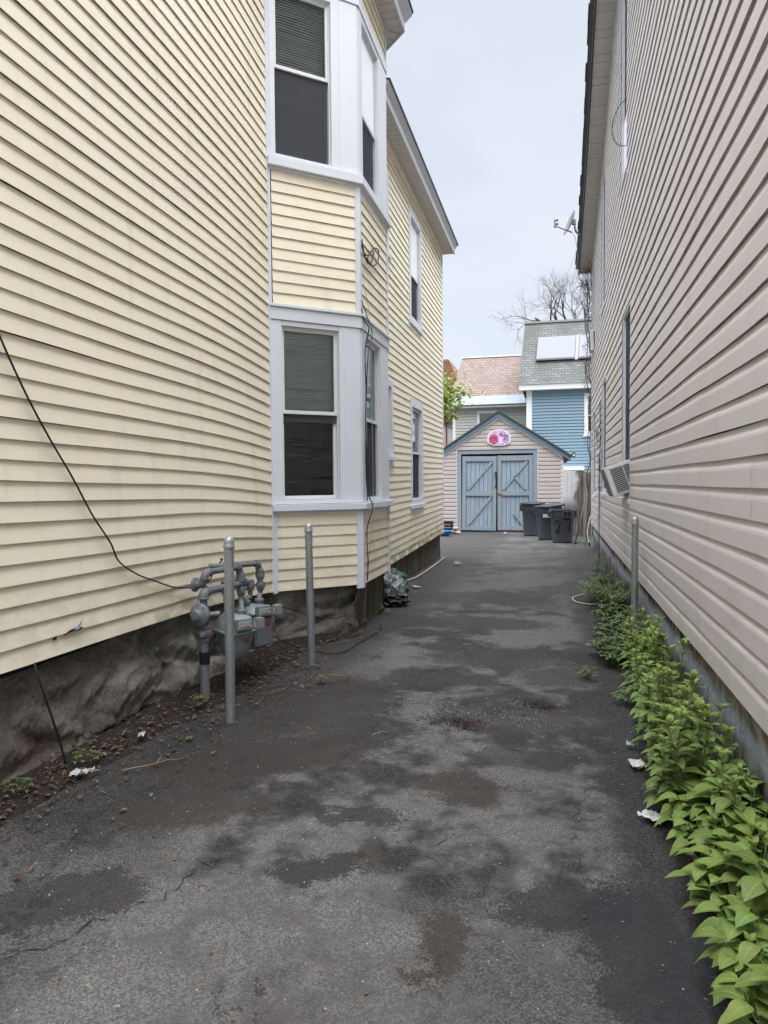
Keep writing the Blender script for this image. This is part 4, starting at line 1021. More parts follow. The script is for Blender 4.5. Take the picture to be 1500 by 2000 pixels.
def door(x0, x1, tilt, piv, diags, nm):
    T = Matrix.Translation((piv, 21.7, 0)) @ Matrix.Rotation(tilt, 4, 'Y') @ Matrix.Translation((-piv, -21.7, 0))
    rnd = random.Random(int(x1 * 100)); mb = MB(); n = 8; w = (x1 - x0) / n
    for k in range(n):
        mb.box(x0 + k * w + .004, x0 + (k + 1) * w - .004, 21.72 + rnd.uniform(0, .006), 21.76, .02 + rnd.uniform(-.01, .02), 2.27 + rnd.uniform(-.03, .01), T)
    d = mb.build('door', 'door', GR, bevel=.004); tag(d, nm)
    r = MB(); y0, y1 = 21.690, 21.7195
    for (a, b, c_, e) in ((x0, x0 + .11, .03, 2.29), (x1 - .11, x1, .03, 2.29)): r.box(a, b, y0, y1, c_, e, T)
    for (c_, e) in ((.03, .15), (1.08, 1.22), (2.13, 2.285)): r.box(x0 - .0 + .1105, x1 - .1105, y0 - .003, y1, c_, e, T)
    r.build('door_rail', 'brace', d, bevel=.004)
    for (ax, az, bx_, bz) in diags:
        q = MB(); a = Vector((ax, 0, az)); b = Vector((bx_, 0, bz)); u = (b - a).normalized(); n_ = Vector((-u.z, 0, u.x)) * .042
        P = lambda v, y: T @ Vector((v.x, y, v.z))
        q.hexa([P(a - n_, y0 + .002), P(b - n_, y0 + .002), P(b - n_, y1), P(a - n_, y1), P(a + n_, y0 + .002), P(b + n_, y0 + .002), P(b + n_, y1), P(a + n_, y1)])
        q.build('brace', 'brace', d, bevel=.004)
    return d
dl = door(-2.79, -1.755, R(.7), -2.79, [(-2.62, 1.27, -1.90, 2.11), (-2.64, .16, -1.91, 1.06)], 'left blue plank door, sagging, with two diagonal braces')
dr = door(-1.705, -.660, 0, -1.7, [(-1.55, 1.25, -.83, 2.10), (-1.20, 1.66, -.86, 1.26), (-1.22, .55, -.90, .16)], 'right blue plank door with a crossed brace and a short low brace')
mb = MB(); mb.box(-1.775, -1.715, 21.662, 21.6895, 1.70, 1.80); mb.lathe([(.030, 0), (.030, .03)], c=(-1.745, 21.66, 1.69), axis=(0, -1, 0), n=12); mb.box(-1.775, -1.70, 21.664, 21.6895, 1.32, 1.38)
mb.lathe([(.012, 1.36), (.012, 1.7)], c=(-1.745, 21.675, 0), n=8); mb.build('hasp', 'rail', dr)
mb = MB(); mb.box(-1.70, -1.56, 21.664, 21.6865, 1.12, 1.17); mb.build('latch', 'greyboard', dr)

# backboard on the gable
bw = .345
def bb(s):
    pts = [(-.345, -.12), (-.16, -.215), (.16, -.215), (.345, -.12)] + [(.345 * math.cos(a), .03 + .245 * math.sin(a)) for a in [i * PI / 16 for i in range(0, 17)]]
    return [(a * s, b * s) for a, b in pts]
BB = thing('backboard', 'small white edged basketball backboard sign with a faded pink ball, on the garage gable', 'backboard', (-1.655, 21.66, 2.80))
P3 = lambda a, b, c: (-1.655 + a, 21.66 + c, 2.80 + b)
mb = MB(); mb.prism(bb(1.0), P3, -.02, .025); mb.build('board', 'white', BB)
mb = MB(); mb.prism(bb(.90), P3, -.024, -.0205); mb.build('print', 'boardprint', BB)
mb = MB(); mb.prism([(-.155 + .135 * math.cos(a), -.02 + .15 * math.sin(a)) for a in [i * PI / 12 for i in range(24)]], P3, -.027, -.0245); ball = mb.build('ball_print', 'ballpink', BB)
mb = MB()
for pts in ([(-.155, .13), (-.155, -.17)], [(-.29, .0), (-.22, .02), (-.155, .02), (-.09, .02), (-.02, .0)], [(-.25, .09), (-.205, .03), (-.215, -.04), (-.27, -.10)], [(-.06, .09), (-.105, .03), (-.095, -.04), (-.04, -.10)]):
    mb.tube([P3(a, b, -.028) for a, b in pts], .0055, 5)
mb.build('ball_lines', 'purpleink', ball)
mb = MB(); mb.prism([(-.01, -.15), (.10, -.15), (.10, .02), (.05, .05), (-.02, .04)], P3, -.0265, -.0245); mb.build('pale_patch', 'hazeprint', BB)
STROKE = {'S': [[(1, .9), (.5, 1), (.05, .8), (.5, .5), (.95, .25), (.5, 0), (0, .1)]], 'L': [[(.1, 1), (.1, 0), (.9, 0)]], 'A': [[(0, 0), (.5, 1), (1, 0)], [(.2, .4), (.8, .4)]],
          'M': [[(0, 0), (.1, 1), (.5, .4), (.9, 1), (1, 0)]], 'I': [[(.5, 0), (.5, 1)]], 'T': [[(0, 1), (1, 1)], [(.5, 1), (.5, 0)]], '!': [[(.5, .3), (.5, 1)], [(.5, 0), (.5, .12)]]}
mb = MB()
for ch, x, z, h, ro in (('S', .035, .095, .055, .1), ('L', .085, .090, .055, 0), ('A', .140, .070, .06, -.25), ('M', .205, .040, .065, -.5), ('I', .130, -.055, .07, -.1), ('T', .170, -.060, .07, -.1), ('!', .230, -.075, .08, -.2)):
    for st in STROKE[ch]:
        q = []
        for a, b in st:
            a = (a - .5) * h * .75; b = b * h; q.append(P3(x + a * math.cos(ro) - b * math.sin(ro) + .02, z + a * math.sin(ro) + b * math.cos(ro), -.027))
        mb.tube(q, .0085, 5)
mb.build('lettering', 'purpleink', BB)

# ------------------------------------------------------------------ rubbish bins by the garage
GB = 'grey rubbish bins by the garage'
def bin_thing(label, loc, r0, r1, h, sq=None, rz=0, lid=None):
    t = thing('rubbish_bin', label, 'bin', loc, GB); t.rotation_euler = (0, 0, rz); L = Vector(loc)
    mb = MB(); n = 36
    mb.lathe([(r0 - .02, 0), (r0, .012), (r0 + (r1 - r0) * .74, h * .74), (r1 - .004, h * .76), (r1, h * .965), (r1 + .022, h * .97), (r1 + .024, h), (r1 - .008, h), (r1 - .012, h * .97), (r0 - .005, .03)], c=loc, n=n, sq=sq)
    smooth_by_angle(mb.build('bin_body', 'binplastic', t, smooth=True), 35)
    mb = MB()
    for k in range(4):
        a = k * PI / 2 + .35 - rz; c, s = math.cos(a), math.sin(a); T = Matrix.Translation(L) @ Matrix.Rotation(a, 4, 'Z')
        rr = r1 * (1.0 if not sq else 1.0)
        for z0, z1 in ((h * .765, h * .80), (h * .93, h * .96)): mb.box(rr - .01, rr + .045, -.11, .11, z0, z1, T)
        for y0 in (-.11, -.012, .086): mb.box(rr - .01, rr + .045, y0, y0 + .024, h * .80, h * .93, T)
    mb.build('handle', 'binplastic', t, bevel=.004)
    if lid:
        tilt, dx = lid; T = Matrix.Translation(L + Vector((dx, 0, h + .012))) @ Matrix.Rotation(tilt, 4, 'Y')
        mb = MB(); q = sq or 2; vs = []; n = 36; rows = [(r1 + .045, -.035), (r1 + .05, 0), (r1 + .035, .02), (r1 * .55, .045), (.02, .05)]
        for r, z in rows:
            for k in range(n):
                a = 2 * PI * k / n; ca, sa = math.cos(a), math.sin(a); f = r / ((abs(ca) ** q + abs(sa) ** q) ** (1 / q)); vs.append(T @ Vector((f * ca, f * sa, z)))
        mb.add(vs, [(i * n + k, i * n + (k + 1) % n, (i + 1) * n + (k + 1) % n, (i + 1) * n + k) for i in range(len(rows) - 1) for k in range(n)] + [tuple(range((len(rows) - 1) * n, len(rows) * n))])
        smooth_by_angle(mb.build('lid', 'binlid', t, smooth=True), 35)
    return t
bk = bin_thing('grey rubbish bin with a flat dark lid, nearest the blue garage doors', (-.62, 20.25, 0), .245, .30, .88, lid=(R(-1), 0))
md = bin_thing('grey squarish rubbish bin with a crooked lid and a white label', (-.18, 18.95, 0), .25, .30, .86, sq=3.2, rz=.3, lid=(R(-7), .05))
ft = bin_thing('open grey round rubbish bin with a hand painted 27, nearest', (.165, 18.12, 0), .245, .295, .80)
mb = MB(); mb.add([(-.18 - .23, 18.62, .66), (-.18 - .09, 18.605, .655), (-.18 - .09, 18.612, .575), (-.18 - .23, 18.627, .58)], [(0, 1, 2, 3)])
mb.prism([(-.42, .58), (-.24, .575), (-.24, .66), (-.42, .665)], lambda a, b, c: (a, 18.605 + c, b), 0, .012); mb.build('label', 'labelwhite', md)
mb = MB()
def onbin(a, z, out=.004):
    r = .245 + .05 * (z / (.80 * .74)) * .74 + out; return Vector((.165 + r * math.sin(a), 18.12 - r * math.cos(a), z))
def strokebin(pts):
    P = spline([(a, z, 0) for a, z in pts], 5); mb.tube([onbin(p.x, p.y) for p in P], .016, 6)
strokebin([(-.62, .47), (-.52, .53), (-.36, .545), (-.22, .49), (-.26, .40), (-.45, .32), (-.63, .26), (-.42, .255), (-.18, .285)])
strokebin([(.26, .575), (.50, .575), (.78, .56)]); strokebin([(.78, .56), (.70, .43), (.66, .27)])
mb.build('painted_number', 'ink', ft, smooth=True)

# ------------------------------------------------------------------ fence, pole and clutter near the garage
FN = thing('board_fence', 'weathered grey board fence with peeling white paint between garage and beige house', 'fence', (.5, 20.3, 0))
rnd = random.Random(5); mb = MB(); x = .20
while x < 1.5:
    w = rnd.uniform(.10, .13); h = 1.77 + rnd.uniform(-.03, .02); y = 20.3 + rnd.uniform(0, .008)
    mb.hexa([(x, y, 0), (x + w - .006, y, 0), (x + w - .006, y + .02, 0), (x, y + .02, 0), (x, y, h), (x + w - .006, y, h + rnd.uniform(-.03, .03)), (x + w - .006, y + .02, h), (x, y + .02, h)]); x += w
mb.build('fence_boards', 'fence', FN)
mb = MB(); mb.box(.74, .87, 20.18, 20.285, 0, 1.72); mb.build('fence_post', 'greyboard', FN, bevel=.006)
mb = MB(); mb.box(.20, 1.5, 20.325, 20.37, .4, .5); mb.box(.20, 1.5, 20.325, 20.37, 1.4, 1.5); mb.build('fence_rail', 'greyboard', FN)
mb = MB(); mb.tube([(.455, 17.6, .0), (.60, 18.1, .52), (.765, 18.75, 1.26)], [.018, .017, .015], 8); mb.tube([(.455, 17.6, .0), (.52, 17.66, .05)], .022, 8)
tag(mb.build('pole', 'darkpole', smooth=True), 'dark pole leaning against the far end of the beige house', 'pole')
CR = thing('milk_crate', 'black plastic crate beside the garage wall', 'crate', (-3.13, 20.9, 0)); L = Vector((-3.13, 20.9, 0)); mb = MB()
for z in (.0, .09, .18, .27, .31): 
    mb.box(L.x - .17, L.x + .17, L.y - .17, L.y - .155, z, z + .035); mb.box(L.x - .17, L.x + .17, L.y + .155, L.y + .17, z, z + .035)
    mb.box(L.x - .17, L.x - .155, L.y - .155, L.y + .155, z, z + .035); mb.box(L.x + .155, L.x + .17, L.y - .155, L.y + .155, z, z + .035)
for k in range(6):
    a = -.16 + k * .06
    for s in (-.165, .15): mb.box(L.x + a, L.x + a + .02, L.y + s, L.y + s + .012, .0, .34); mb.box(L.x + s, L.x + s + .012, L.y + a, L.y + a + .02, .0, .34)
mb.build('crate_sides', 'blackplastic', CR); mb = MB(); mb.box(L.x - .16, L.x + .16, L.y - .16, L.y + .16, .002, .02); mb.build('crate_base', 'blackplastic', CR)
mb = MB(); mb.lathe([(.12, 0), (.165, .06), (.19, .12), (.205, .125), (.205, .132), (.18, .128), (.15, .06), (.10, .015)], c=(-3.03, 19.85, 0), n=28)
tag(smooth_by_angle(mb.build('plastic_basin', 'bluebowl', smooth=True), 50), 'small blue plastic basin on the ground by the yellow house corner', 'basin')
def blob(c, r, sc=(1, 1, 1), sd=0, amp=.2, freq=3, n=2):
    bm = bmesh.new(); bmesh.ops.create_icosphere(bm, subdivisions=n + 1, radius=1)
    vs = []
    for v in bm.verts:
        p = v.co.copy(); k = 1 + amp * mn.noise(p * freq * .5 + Vector((sd, 0, 0))) * 1.6 + amp * .5 * mn.noise(p * freq * 1.5 + Vector((0, sd, 0)))
        q = Vector((p.x * sc[0], p.y * sc[1], p.z * sc[2])) * r * k + Vector(c); q.z = max(q.z, .002); vs.append(q)
    fs = [tuple(v.index for v in f.verts) for f in bm.faces]; bm.free(); return vs, fs
for i, (x, y, r, lab) in enumerate([(-2.86, 20.6, .085, 'largest pale stone beside the black crate'), (-2.74, 20.5, .06, 'small pale stone to the right of the crate stones'), (-2.83, 20.55, .07, 'pale stone resting on top of the largest one by the crate')]):
    mb = MB(); mb.add(*blob((x, y, r * .6 if i < 2 else .16), r, (1.2, 1, .75), i * 5, .15)); tag(mb.build('stone', 'stone', smooth=True), lab, 'stone', 'stones beside the black crate')
for (c, r, sc, sd, mat, lab) in [((-2.06, 9.02, .16), .19, (1, 1, .9), 2, 'baggreen', 'crumpled green plastic bag against the rear foundation'),
                              ((-1.99, 8.62, .17), .20, (.75, 1, .95), 7, 'bagclear', 'pale translucent rubbish bag stuffed behind the bay window corner'),
                              ((-1.93, 8.48, .07), .17, (1, 1, .6), 12, 'bagblack', 'black plastic rubbish bag at the foot of the pale bag')]:
    mb = MB(); mb.add(*blob(c, r, sc, sd, .24, 4.5, 4)); o = mb.build('rubbish_bag', mat, smooth=True); tag(o, lab, 'bag', 'rubbish bags behind the bay')
    b = MB(); k0 = Vector(c) + Vector((0, 0, r * sc[2] * .9))
    for q in range(7): b.tube([k0, k0 + Vector((math.cos(q) * .025, math.sin(q) * .025, .03)), k0 + Vector((math.cos(q * 1.3) * .06, math.sin(q * 1.3) * .06, .055))], [.012, .010, .004], 5)
    b.build('bag_knot', mat, o, smooth=True)

# ------------------------------------------------------------------ litter
def paper(x, y, w, l, rot, lab, mat='paper', sd=0, amp=.02, cat='paper scrap', nm='paper_scrap', z=0):
    mb = MB(); c, s = math.cos(rot), math.sin(rot)
    def fn(a, b):
        ed = 1 + .25 * mn.noise((a * 4, b * 4, sd)); u = (a - .5) * w * ed * .72; v = (b - .5) * l * ed * .72
        h = abs(mn.noise((a * 3.1, b * 3.1, sd + 3))) * amp * 2.2 + abs(mn.noise((a * 8, b * 8, sd))) * amp
        return (x + u * c - v * s, y + u * s + v * c, .012 + h + z)
    mb.grid(12, 12, fn); return tag(mb.build(nm, mat, smooth=False), lab, cat, 'litter on the driveway')
paper(-2.36, 3.66, .045, .09, .4, 'small crumpled white paper scrap by the stone foundation', sd=1, amp=.012, z=.02)
paper(.42, 3.88, .10, .12, .2, 'white crumpled tissue under the weeds by the pole end of the leafy bed', sd=5, amp=.010)
paper(.425, 3.27, .11, .15, .9, 'larger white crumpled tissue at the edge of the weeds', sd=8, amp=.011)
paper(.41, 4.16, .05, .05, .1, 'tiny white paper scrap half hidden under the leaves', sd=11, amp=.012)
paper(-2.36, 3.12, .05, .16, -.9, 'crumpled printed white and green wrapper by the hanging black cable', sd=14, amp=.018, nm='food_wrapper', cat='wrapper', z=.01)
paper(-2.09, 3.73, .05, .06, .3, 'small green and pale square wrapper on the asphalt', 'leaf_c', sd=17, amp=.006, nm='food_wrapper', cat='wrapper')
paper(-2.27, 4.63, .06, .12, .7, 'pale scrap of plastic beside the gas riser', sd=19, amp=.03, z=.01)
paper(-1.73, 12.85, .12, .18, .4, 'white paper scrap on the driveway near the rear of the yellow house', sd=21, amp=.03)
paper(-1.40, 20.6, .12, .16, .2, 'white paper scrap in front of the blue garage doors', sd=23, amp=.03)
paper(-1.93, 9.9, .09, .20, .9, 'flat pale paper scrap behind the rubbish bags', sd=27, amp=.012)
mb = MB(); mb.tube(spline([(-2.33, 4.5, .035), (-2.36, 4.42, .03), (-2.42, 4.38, .03)], 4), .006, 6); tag(mb.build('plastic_strip', 'red', smooth=True), 'thin red plastic strip at the foot of the gas riser', 'plastic strip', 'litter on the driveway')
def twig(x, y, l, rot, lab, sd):
    r = random.Random(sd); p = []; a = rot; q = Vector((x, y, .010)); p.append(q.copy())
    for k in range(6): a += r.uniform(-.35, .35); q = q + Vector((math.cos(a), math.sin(a), 0)) * l / 6; p.append(q + Vector((0, 0, r.uniform(0, .008))))
    mb = MB(); mb.tube(p, [.004, .004, .0035, .003, .003, .002, .0015], 5); e = p[3]; mb.tube([e, e + Vector((math.cos(rot + .9) * l * .25, math.sin(rot + .9) * l * .25, .012))], [.003, .001], 5)
    tag(mb.build('twig', 'twig', smooth=True), lab, 'twig', 'litter on the driveway')
twig(-2.20, 3.22, .36, .9, 'long curved dry twig below the foundation bed', 1); twig(-.98, 4.68, .20, .5, 'short dark twig left of the brown debris', 2)
twig(-1.05, 4.0, .12, 1.2, 'tiny twig in the middle of the worn asphalt', 3); twig(-.40, 5.25, .16, .2, 'thin twig beyond the two brown debris clumps', 4); twig(-1.75, 5.2, .22, -.2, 'dry twig right of the second bollard', 5)

def leaflet(mb, tone, base, d, l, w, droop=.25, up=Vector((0, 0, 1)), nl=5, tv=0., curl=.12, shape=1.0):
    """One leaf: pointed outline, folded along the midrib and drooping towards its tip."""
    d = Vector(d).normalized(); sd = d.cross(up)
    if sd.length < 1e-4: sd = d.orthogonal()
    sd.normalize(); nrm = sd.cross(d).normalized(); base = Vector(base); vs = []
    for i in range(nl + 1):
        t = i / nl; ww = w * .5 * (math.sin(PI * t ** shape) ** .85 if 0 < t < 1 else .02)
        p = base + d * (l * t) - Vector((0, 0, 1)) * (droop * l * t * t) + nrm * (.06 * l * math.sin(PI * t))
        vs += [p - sd * ww + nrm * ww * curl * 2.2, p, p + sd * ww + nrm * ww * curl * 2.2]
    fs = []
    for i in range(nl):
        fs += [(i * 3, i * 3 + 1, i * 3 + 4, i * 3 + 3), (i * 3 + 1, i * 3 + 2, i * 3 + 5, i * 3 + 4)]
    mb.add(vs, fs); tone += [tv] * len(fs); mb.pa += [(q, i / nl) for i in range(nl + 1) for q in (0, 1, 0)]

# dead leaves and bits that nobody could count
rnd = random.Random(21); mb = MB(); tone = []
for i in range(3300):
    y = rnd.uniform(1.8, 6.9); e = -2.50 + max(0, min(.2, (y - 3.2) * .13)) if y < 6.1 else -2.4 + (y - 6.1) * .8
    x = e + rnd.gauss(-.02, .13) if rnd.random() < .75 else e + abs(rnd.gauss(0, .30))
    if 4.0 < y < 5.5 and rnd.random() < .6: x += rnd.uniform(0, .35)
    a = rnd.uniform(0, 6.28); l = .008 + .040 * rnd.random() ** 2.2
    leaflet(mb, tone, (x, y, dz(x, y) + .014 + max(0, (e + .12 - x)) * .12 + rnd.uniform(0, .012)), (math.cos(a), math.sin(a), rnd.uniform(-.1, .22)), l, l * rnd.uniform(.2, .65), .2, nl=3, tv=rnd.random() ** 2)
tag(mb.build('leaf_litter', 'leaf_dead', tone=tone), 'brown dead leaves and chaff along the stone foundation', 'leaf litter', kind='stuff')
mb = MB(); tone = []
for i in range(520):
    if i < 360: x, y = rnd.uniform(-2.0, .55), 1.3 + 10 * rnd.random() ** 1.6
    else: x, y = rnd.gauss(.35, .15), rnd.uniform(4, 8)
    a = rnd.uniform(0, 6.28); l = rnd.uniform(.006, .024)
    leaflet(mb, tone, (x, y, dz(x, y) + .003), (math.cos(a), math.sin(a), rnd.uniform(0, .3)), l, l * rnd.uniform(.3, .8), .1, nl=2, tv=min(1, rnd.random() * 1.3))
tag(mb.build('leaf_litter', 'leaf_dead', tone=tone), 'scattered chaff over the asphalt', 'leaf litter', kind='stuff')
for (px_, py_, sp, n, lab) in ((-.58, 4.37, .085, 420, 'clump of dark brown catkins on the worn asphalt, nearer the camera'), (-.13, 4.83, .09, 320, 'clump of dark brown catkins on the asphalt, further right')):
    mb = MB(); tone = []
    for i in range(n):
        x, y = px_ + rnd.gauss(0, sp), py_ + rnd.gauss(0, sp * .7); a = rnd.uniform(0, 6.28); l = rnd.uniform(.012, .03); h = max(0, .03 * (1 - math.hypot(x - px_, y - py_) / (sp * 1.8)))
        leaflet(mb, tone, (x, y, dz(x, y) + .004 + h * rnd.random()), (math.cos(a), math.sin(a), rnd.uniform(-.1, .5)), l, l * .35, .3, nl=2, tv=rnd.random() ** 4 * .5)
    tag(mb.build('plant_debris', 'debris', tone=tone) if 'debris' in M else mb.build('plant_debris', 'leaf_dead', tone=tone), lab, 'plant debris', 'debris clumps on the asphalt')
mb = MB()
for i in range(700):
    x, y = rnd.uniform(-2.3, .7), 1.3 + 9 * rnd.random() ** 1.8; s = .0015 + .0035 * rnd.random() ** 2; z = dz(x, y)
    if i < 160: x, y = rnd.uniform(-.62, -.05), 4.42 + rnd.gauss(.12, .09); z = dz(x, y)
    a = rnd.uniform(0, 3); c, q = math.cos(a) * s, math.sin(a) * s
    mb.add([(x - c, y - q, z), (x + q, y - c, z), (x + c, y + q, z), (x - q, y + c, z), (x + rnd.uniform(-s, s) * .3, y, z + s * 1.1)], [(0, 1, 4), (1, 2, 4), (2, 3, 4), (3, 0, 4)])
tag(mb.build('gravel', 'stone'), 'loose pale grit on the asphalt', 'gravel', kind='stuff')

# ------------------------------------------------------------------ weeds
def upright_weed(sd, h, pairs, ll):
    r = random.Random(sd); mb = MB(); tone = []; st = MB(); lean = Vector((r.uniform(-.18, .12), r.uniform(-.12, .12), 1)); top = lean * h
    P = [lean * h * t + Vector((math.sin(t * 3 + sd) * .012, math.cos(t * 2 + sd) * .012, 0)) for t in (0, .35, .7, 1)]
    st.tube(P, [.0045, .004, .003, .002], 6)
    for k in range(pairs):
        t = .12 + .88 * k / (pairs - 1); b = lean * h * t; a0 = k * PI / 2 + r.uniform(-.3, .3) + sd
        l = ll * (1.05 - .50 * t ** 2) * r.uniform(.85, 1.1); up = .25 + .75 * t ** 2
        for s in (0, PI):
            a = a0 + s + r.uniform(-.15, .15)
            leaflet(mb, tone, b, (math.cos(a), math.sin(a), up), l, l * .44, .60 - .40 * t, tv=max(0, (t - .72) * 2.0) + r.uniform(0, .22), curl=.16)
    for k in range(4):
        a = k * PI / 2 + sd + r.uniform(-.2, .2); leaflet(mb, tone, lean * h * .985, (math.cos(a) * 1.0, math.sin(a) * 1.0, .95), ll * .52, ll * .19, .25, tv=r.uniform(.35, .7))
    for k in range(2):
        a = k * PI + sd + .8; leaflet(mb, tone, lean * h, (math.cos(a) * .35, math.sin(a) * .35, 1), ll * .36, ll * .085, .1, tv=r.uniform(.6, 1))
    return mb, tone, st
def broad_weed(sd, n, h, ll):
    r = random.Random(sd); mb = MB(); tone = []; st = MB()
    for k in range(n):
        a = k * 2.4 + r.uniform(-.4, .4); hh = h * r.uniform(.45, 1.0); out = r.uniform(.02, .13); b = Vector((math.cos(a) * out, math.sin(a) * out, hh))
        st.tube([(0, 0, 0), (math.cos(a) * out * .5, math.sin(a) * out * .5, hh * .6), b], [.004, .003, .0025], 5, cap=False)
        l = ll * r.uniform(.7, 1.12)
        leaflet(mb, tone, b, (math.cos(a), math.sin(a), r.uniform(-.1, .55)), l, l * r.uniform(.56, .70), r.uniform(.2, .6), nl=8, tv=r.uniform(0, .45), curl=r.uniform(.02, .16), shape=.78)
    for k in range(4):
        a = k * 1.57 + sd; leaflet(mb, tone, (0, 0, h * .95), (math.cos(a) * .6, math.sin(a) * .6, 1), ll * .5, ll * .2, .2, tv=r.uniform(.5, .9))
    return mb, tone, st
def feather_weed(sd, h, n, ll):
    r = random.Random(sd); mb = MB(); tone = []; st = MB()
    for k in range(n):
        a = k * 2.4 + r.uniform(-.4, .4); L = h * r.uniform(.6, 1.05); d = Vector((math.cos(a) * .55, math.sin(a) * .55, 1)).normalized()
        P = [d * L * t + Vector((math.cos(a), math.sin(a), -.6)) * (.25 * L * t * t) for t in (0, .3, .6, .85, 1)]; st.tube(P, [.004, .0035, .003, .002, .001], 5, cap=False)
        for q in range(9):
            t = .22 + .78 * q / 8; i = min(3, int(t * 4)); b = P[i].lerp(P[i + 1], t * 4 - i) if i < 4 else P[4]
            for s in (-1, 1):
                aa = a + s * r.uniform(.7, 1.3); leaflet(mb, tone, b, (math.cos(aa), math.sin(aa), r.uniform(-.05, .5)), ll * r.uniform(.7, 1.15), ll * .30, .35, nl=4, tv=r.uniform(0, .6))
    return mb, tone, st
def clump_weed(sd, n, rad, h, ll):
    r = random.Random(sd); mb = MB(); tone = []; st = MB()
    for k in range(n):
        a = r.uniform(0, 6.28); q = rad * math.sqrt(r.random()); b = Vector((math.cos(a) * q, math.sin(a) * q, h * (1 - (q / rad) ** 2 * .6) * r.uniform(.5, 1)))
        st.tube([(b.x * .3, b.y * .3, 0), b], [.002, .0015], 4, cap=False); a2 = r.uniform(0, 6.28)
        for s in (-.8, 0, .8): leaflet(mb, tone, b, (math.cos(a2 + s), math.sin(a2 + s), r.uniform(.0, .5)), ll * r.uniform(.7, 1.1), ll * .5, .3, nl=4, tv=r.uniform(0, .5), curl=.1)
    return mb, tone, st
def proto(kind, mat, args):
    mb, tone, st = kind(*args); o = mb.build('weed', mat, tone=tone, smooth=True); st.build('stem', 'stem', o, smooth=True); return o
LABW = {'u': ('upright leafy green weed crowding the foundation of the beige house', 'weeds along the beige house foundation'),
        'b': ('low broad leaved green weed in the bottom right corner', 'broad leaved weeds nearest the camera'),
        'f': ('feathery green weed beyond the right hand bollard', 'feathery weeds beyond the bollard'),
        'c': ('low bushy green weed around the foot of the right hand bollard', 'low bushy weeds around the bollard')}
PROT = {'u': [proto(upright_weed, 'leaf_a', (i, .40 + .045 * (i % 4), 9 + i % 3, .125 + .012 * (i % 3))) for i in range(8)],
        'b': [proto(broad_weed, 'leaf_b', (40 + i, 15 + i % 4, .19 + .04 * (i % 3), .112 + .010 * (i % 3))) for i in range(7)],
        'f': [proto(feather_weed, 'leaf_c', (60 + i, .42 + .06 * (i % 3), 9, .085)) for i in range(5)],
        'c': [proto(clump_weed, 'leaf_c', (80 + i, 26, .17, .20 + .03 * (i % 3), .065)) for i in range(5)]}
used = set()
def plant(k, x, y, s=1.0, rz=None, z=0, label=None, group=None, cat='weed'):
    p = PROT[k][rnd.randrange(len(PROT[k]))]
    o = p if p.name not in used else copy_tree(p); used.add(p.name)
    o.location = (x, y, z); o.rotation_euler = (rnd.uniform(-.06, .06), rnd.uniform(-.14, .02), rnd.uniform(0, 6.28) if rz is None else rz); o.scale = (s, s, s * rnd.uniform(.9, 1.1))
    l, gname = LABW[k]; tag(o, label or l, cat, group or gname); return o
y = 3.30
while y < 5.95:
    n = 2 if y > 3.7 else 3
    for i in range(n):
        wd = .17 + max(0, (3.9 - y)) * .12 - max(0, y - 4.4) * .055
        plant('u', .675 - wd * (i + rnd.uniform(.1, .9)) / n, y + rnd.uniform(-.05, .05), rnd.uniform(.72, 1.0) * (.95 if i else 1.05) * (.86 if i == 2 else 1))
    y += .080
y = 1.55
while y < 3.35:
    for i in range(3):
        plant('b', .80 - .27 * (i + rnd.uniform(.1, .9)) / 3, y + rnd.uniform(-.05, .05), rnd.uniform(.75, 1.0) * (1 if i < 2 else .85))
    y += .09
for (x, y, s) in [(.74, 3.35, .8), (.70, 3.2, .7), (.66, 3.05, .75), (.72, 2.95, .8)]: plant('u', x, y, s)
for i in range(8): plant('c', rnd.uniform(.44, .60), rnd.uniform(5.9, 6.55), rnd.uniform(.7, 1.0))
for i in range(7): plant('c', rnd.uniform(.54, .70), rnd.uniform(7.0, 8.1), rnd.uniform(.8, 1.1))
for (x, y, s) in [(.47, 6.0, .8), (.46, 5.0, .5)]: plant('c', x, y, s)
for i in range(7): plant('f', rnd.uniform(.50, .66), rnd.uniform(8.5, 9.4), rnd.uniform(.62, .9))
for (x, y, s) in [(.44, 9.1, .6), (.70, 12.4, .7), (.70, 13.6, .5), (.76, 17.4, .5), (.72, 18.0, .5), (.70, 11.0, .5)]: plant('f', x, y, s)
plant('c', .25, 5.60, .42, label='tiny lone weed growing from a crack in the asphalt', group='small weeds in the driveway')
plant('c', -2.33, 4.28, .40, z=.01, label='small weed sprouting left of the gas riser', group='small weeds in the driveway')
plant('c', -2.44, 3.26, .40, z=.02, label='small pale weed beside the hanging black cable', group='small weeds in the driveway')
plant('c', -2.52, 2.86, .35, z=.03, label='small weed at the left edge of the picture by the foundation', group='small weeds in the driveway')
plant('c', -1.72, 5.05, .28, label='tiny weed in the chaff right of the gas meters', group='small weeds in the driveway')
plant('c', -1.95, 7.9, .55, label='weed at the foot of the mossy bay foundation', group='small weeds in the driveway')
plant('c', -2.0, 7.15, .5, label='weed at the corner of the bay foundation below the hanging wires', group='small weeds in the driveway')
for k in PROT:
    for p in PROT[k]:
        if p.name not in used:
            for ch in list(p.children): bpy.data.objects.remove(ch)
            bpy.data.objects.remove(p)

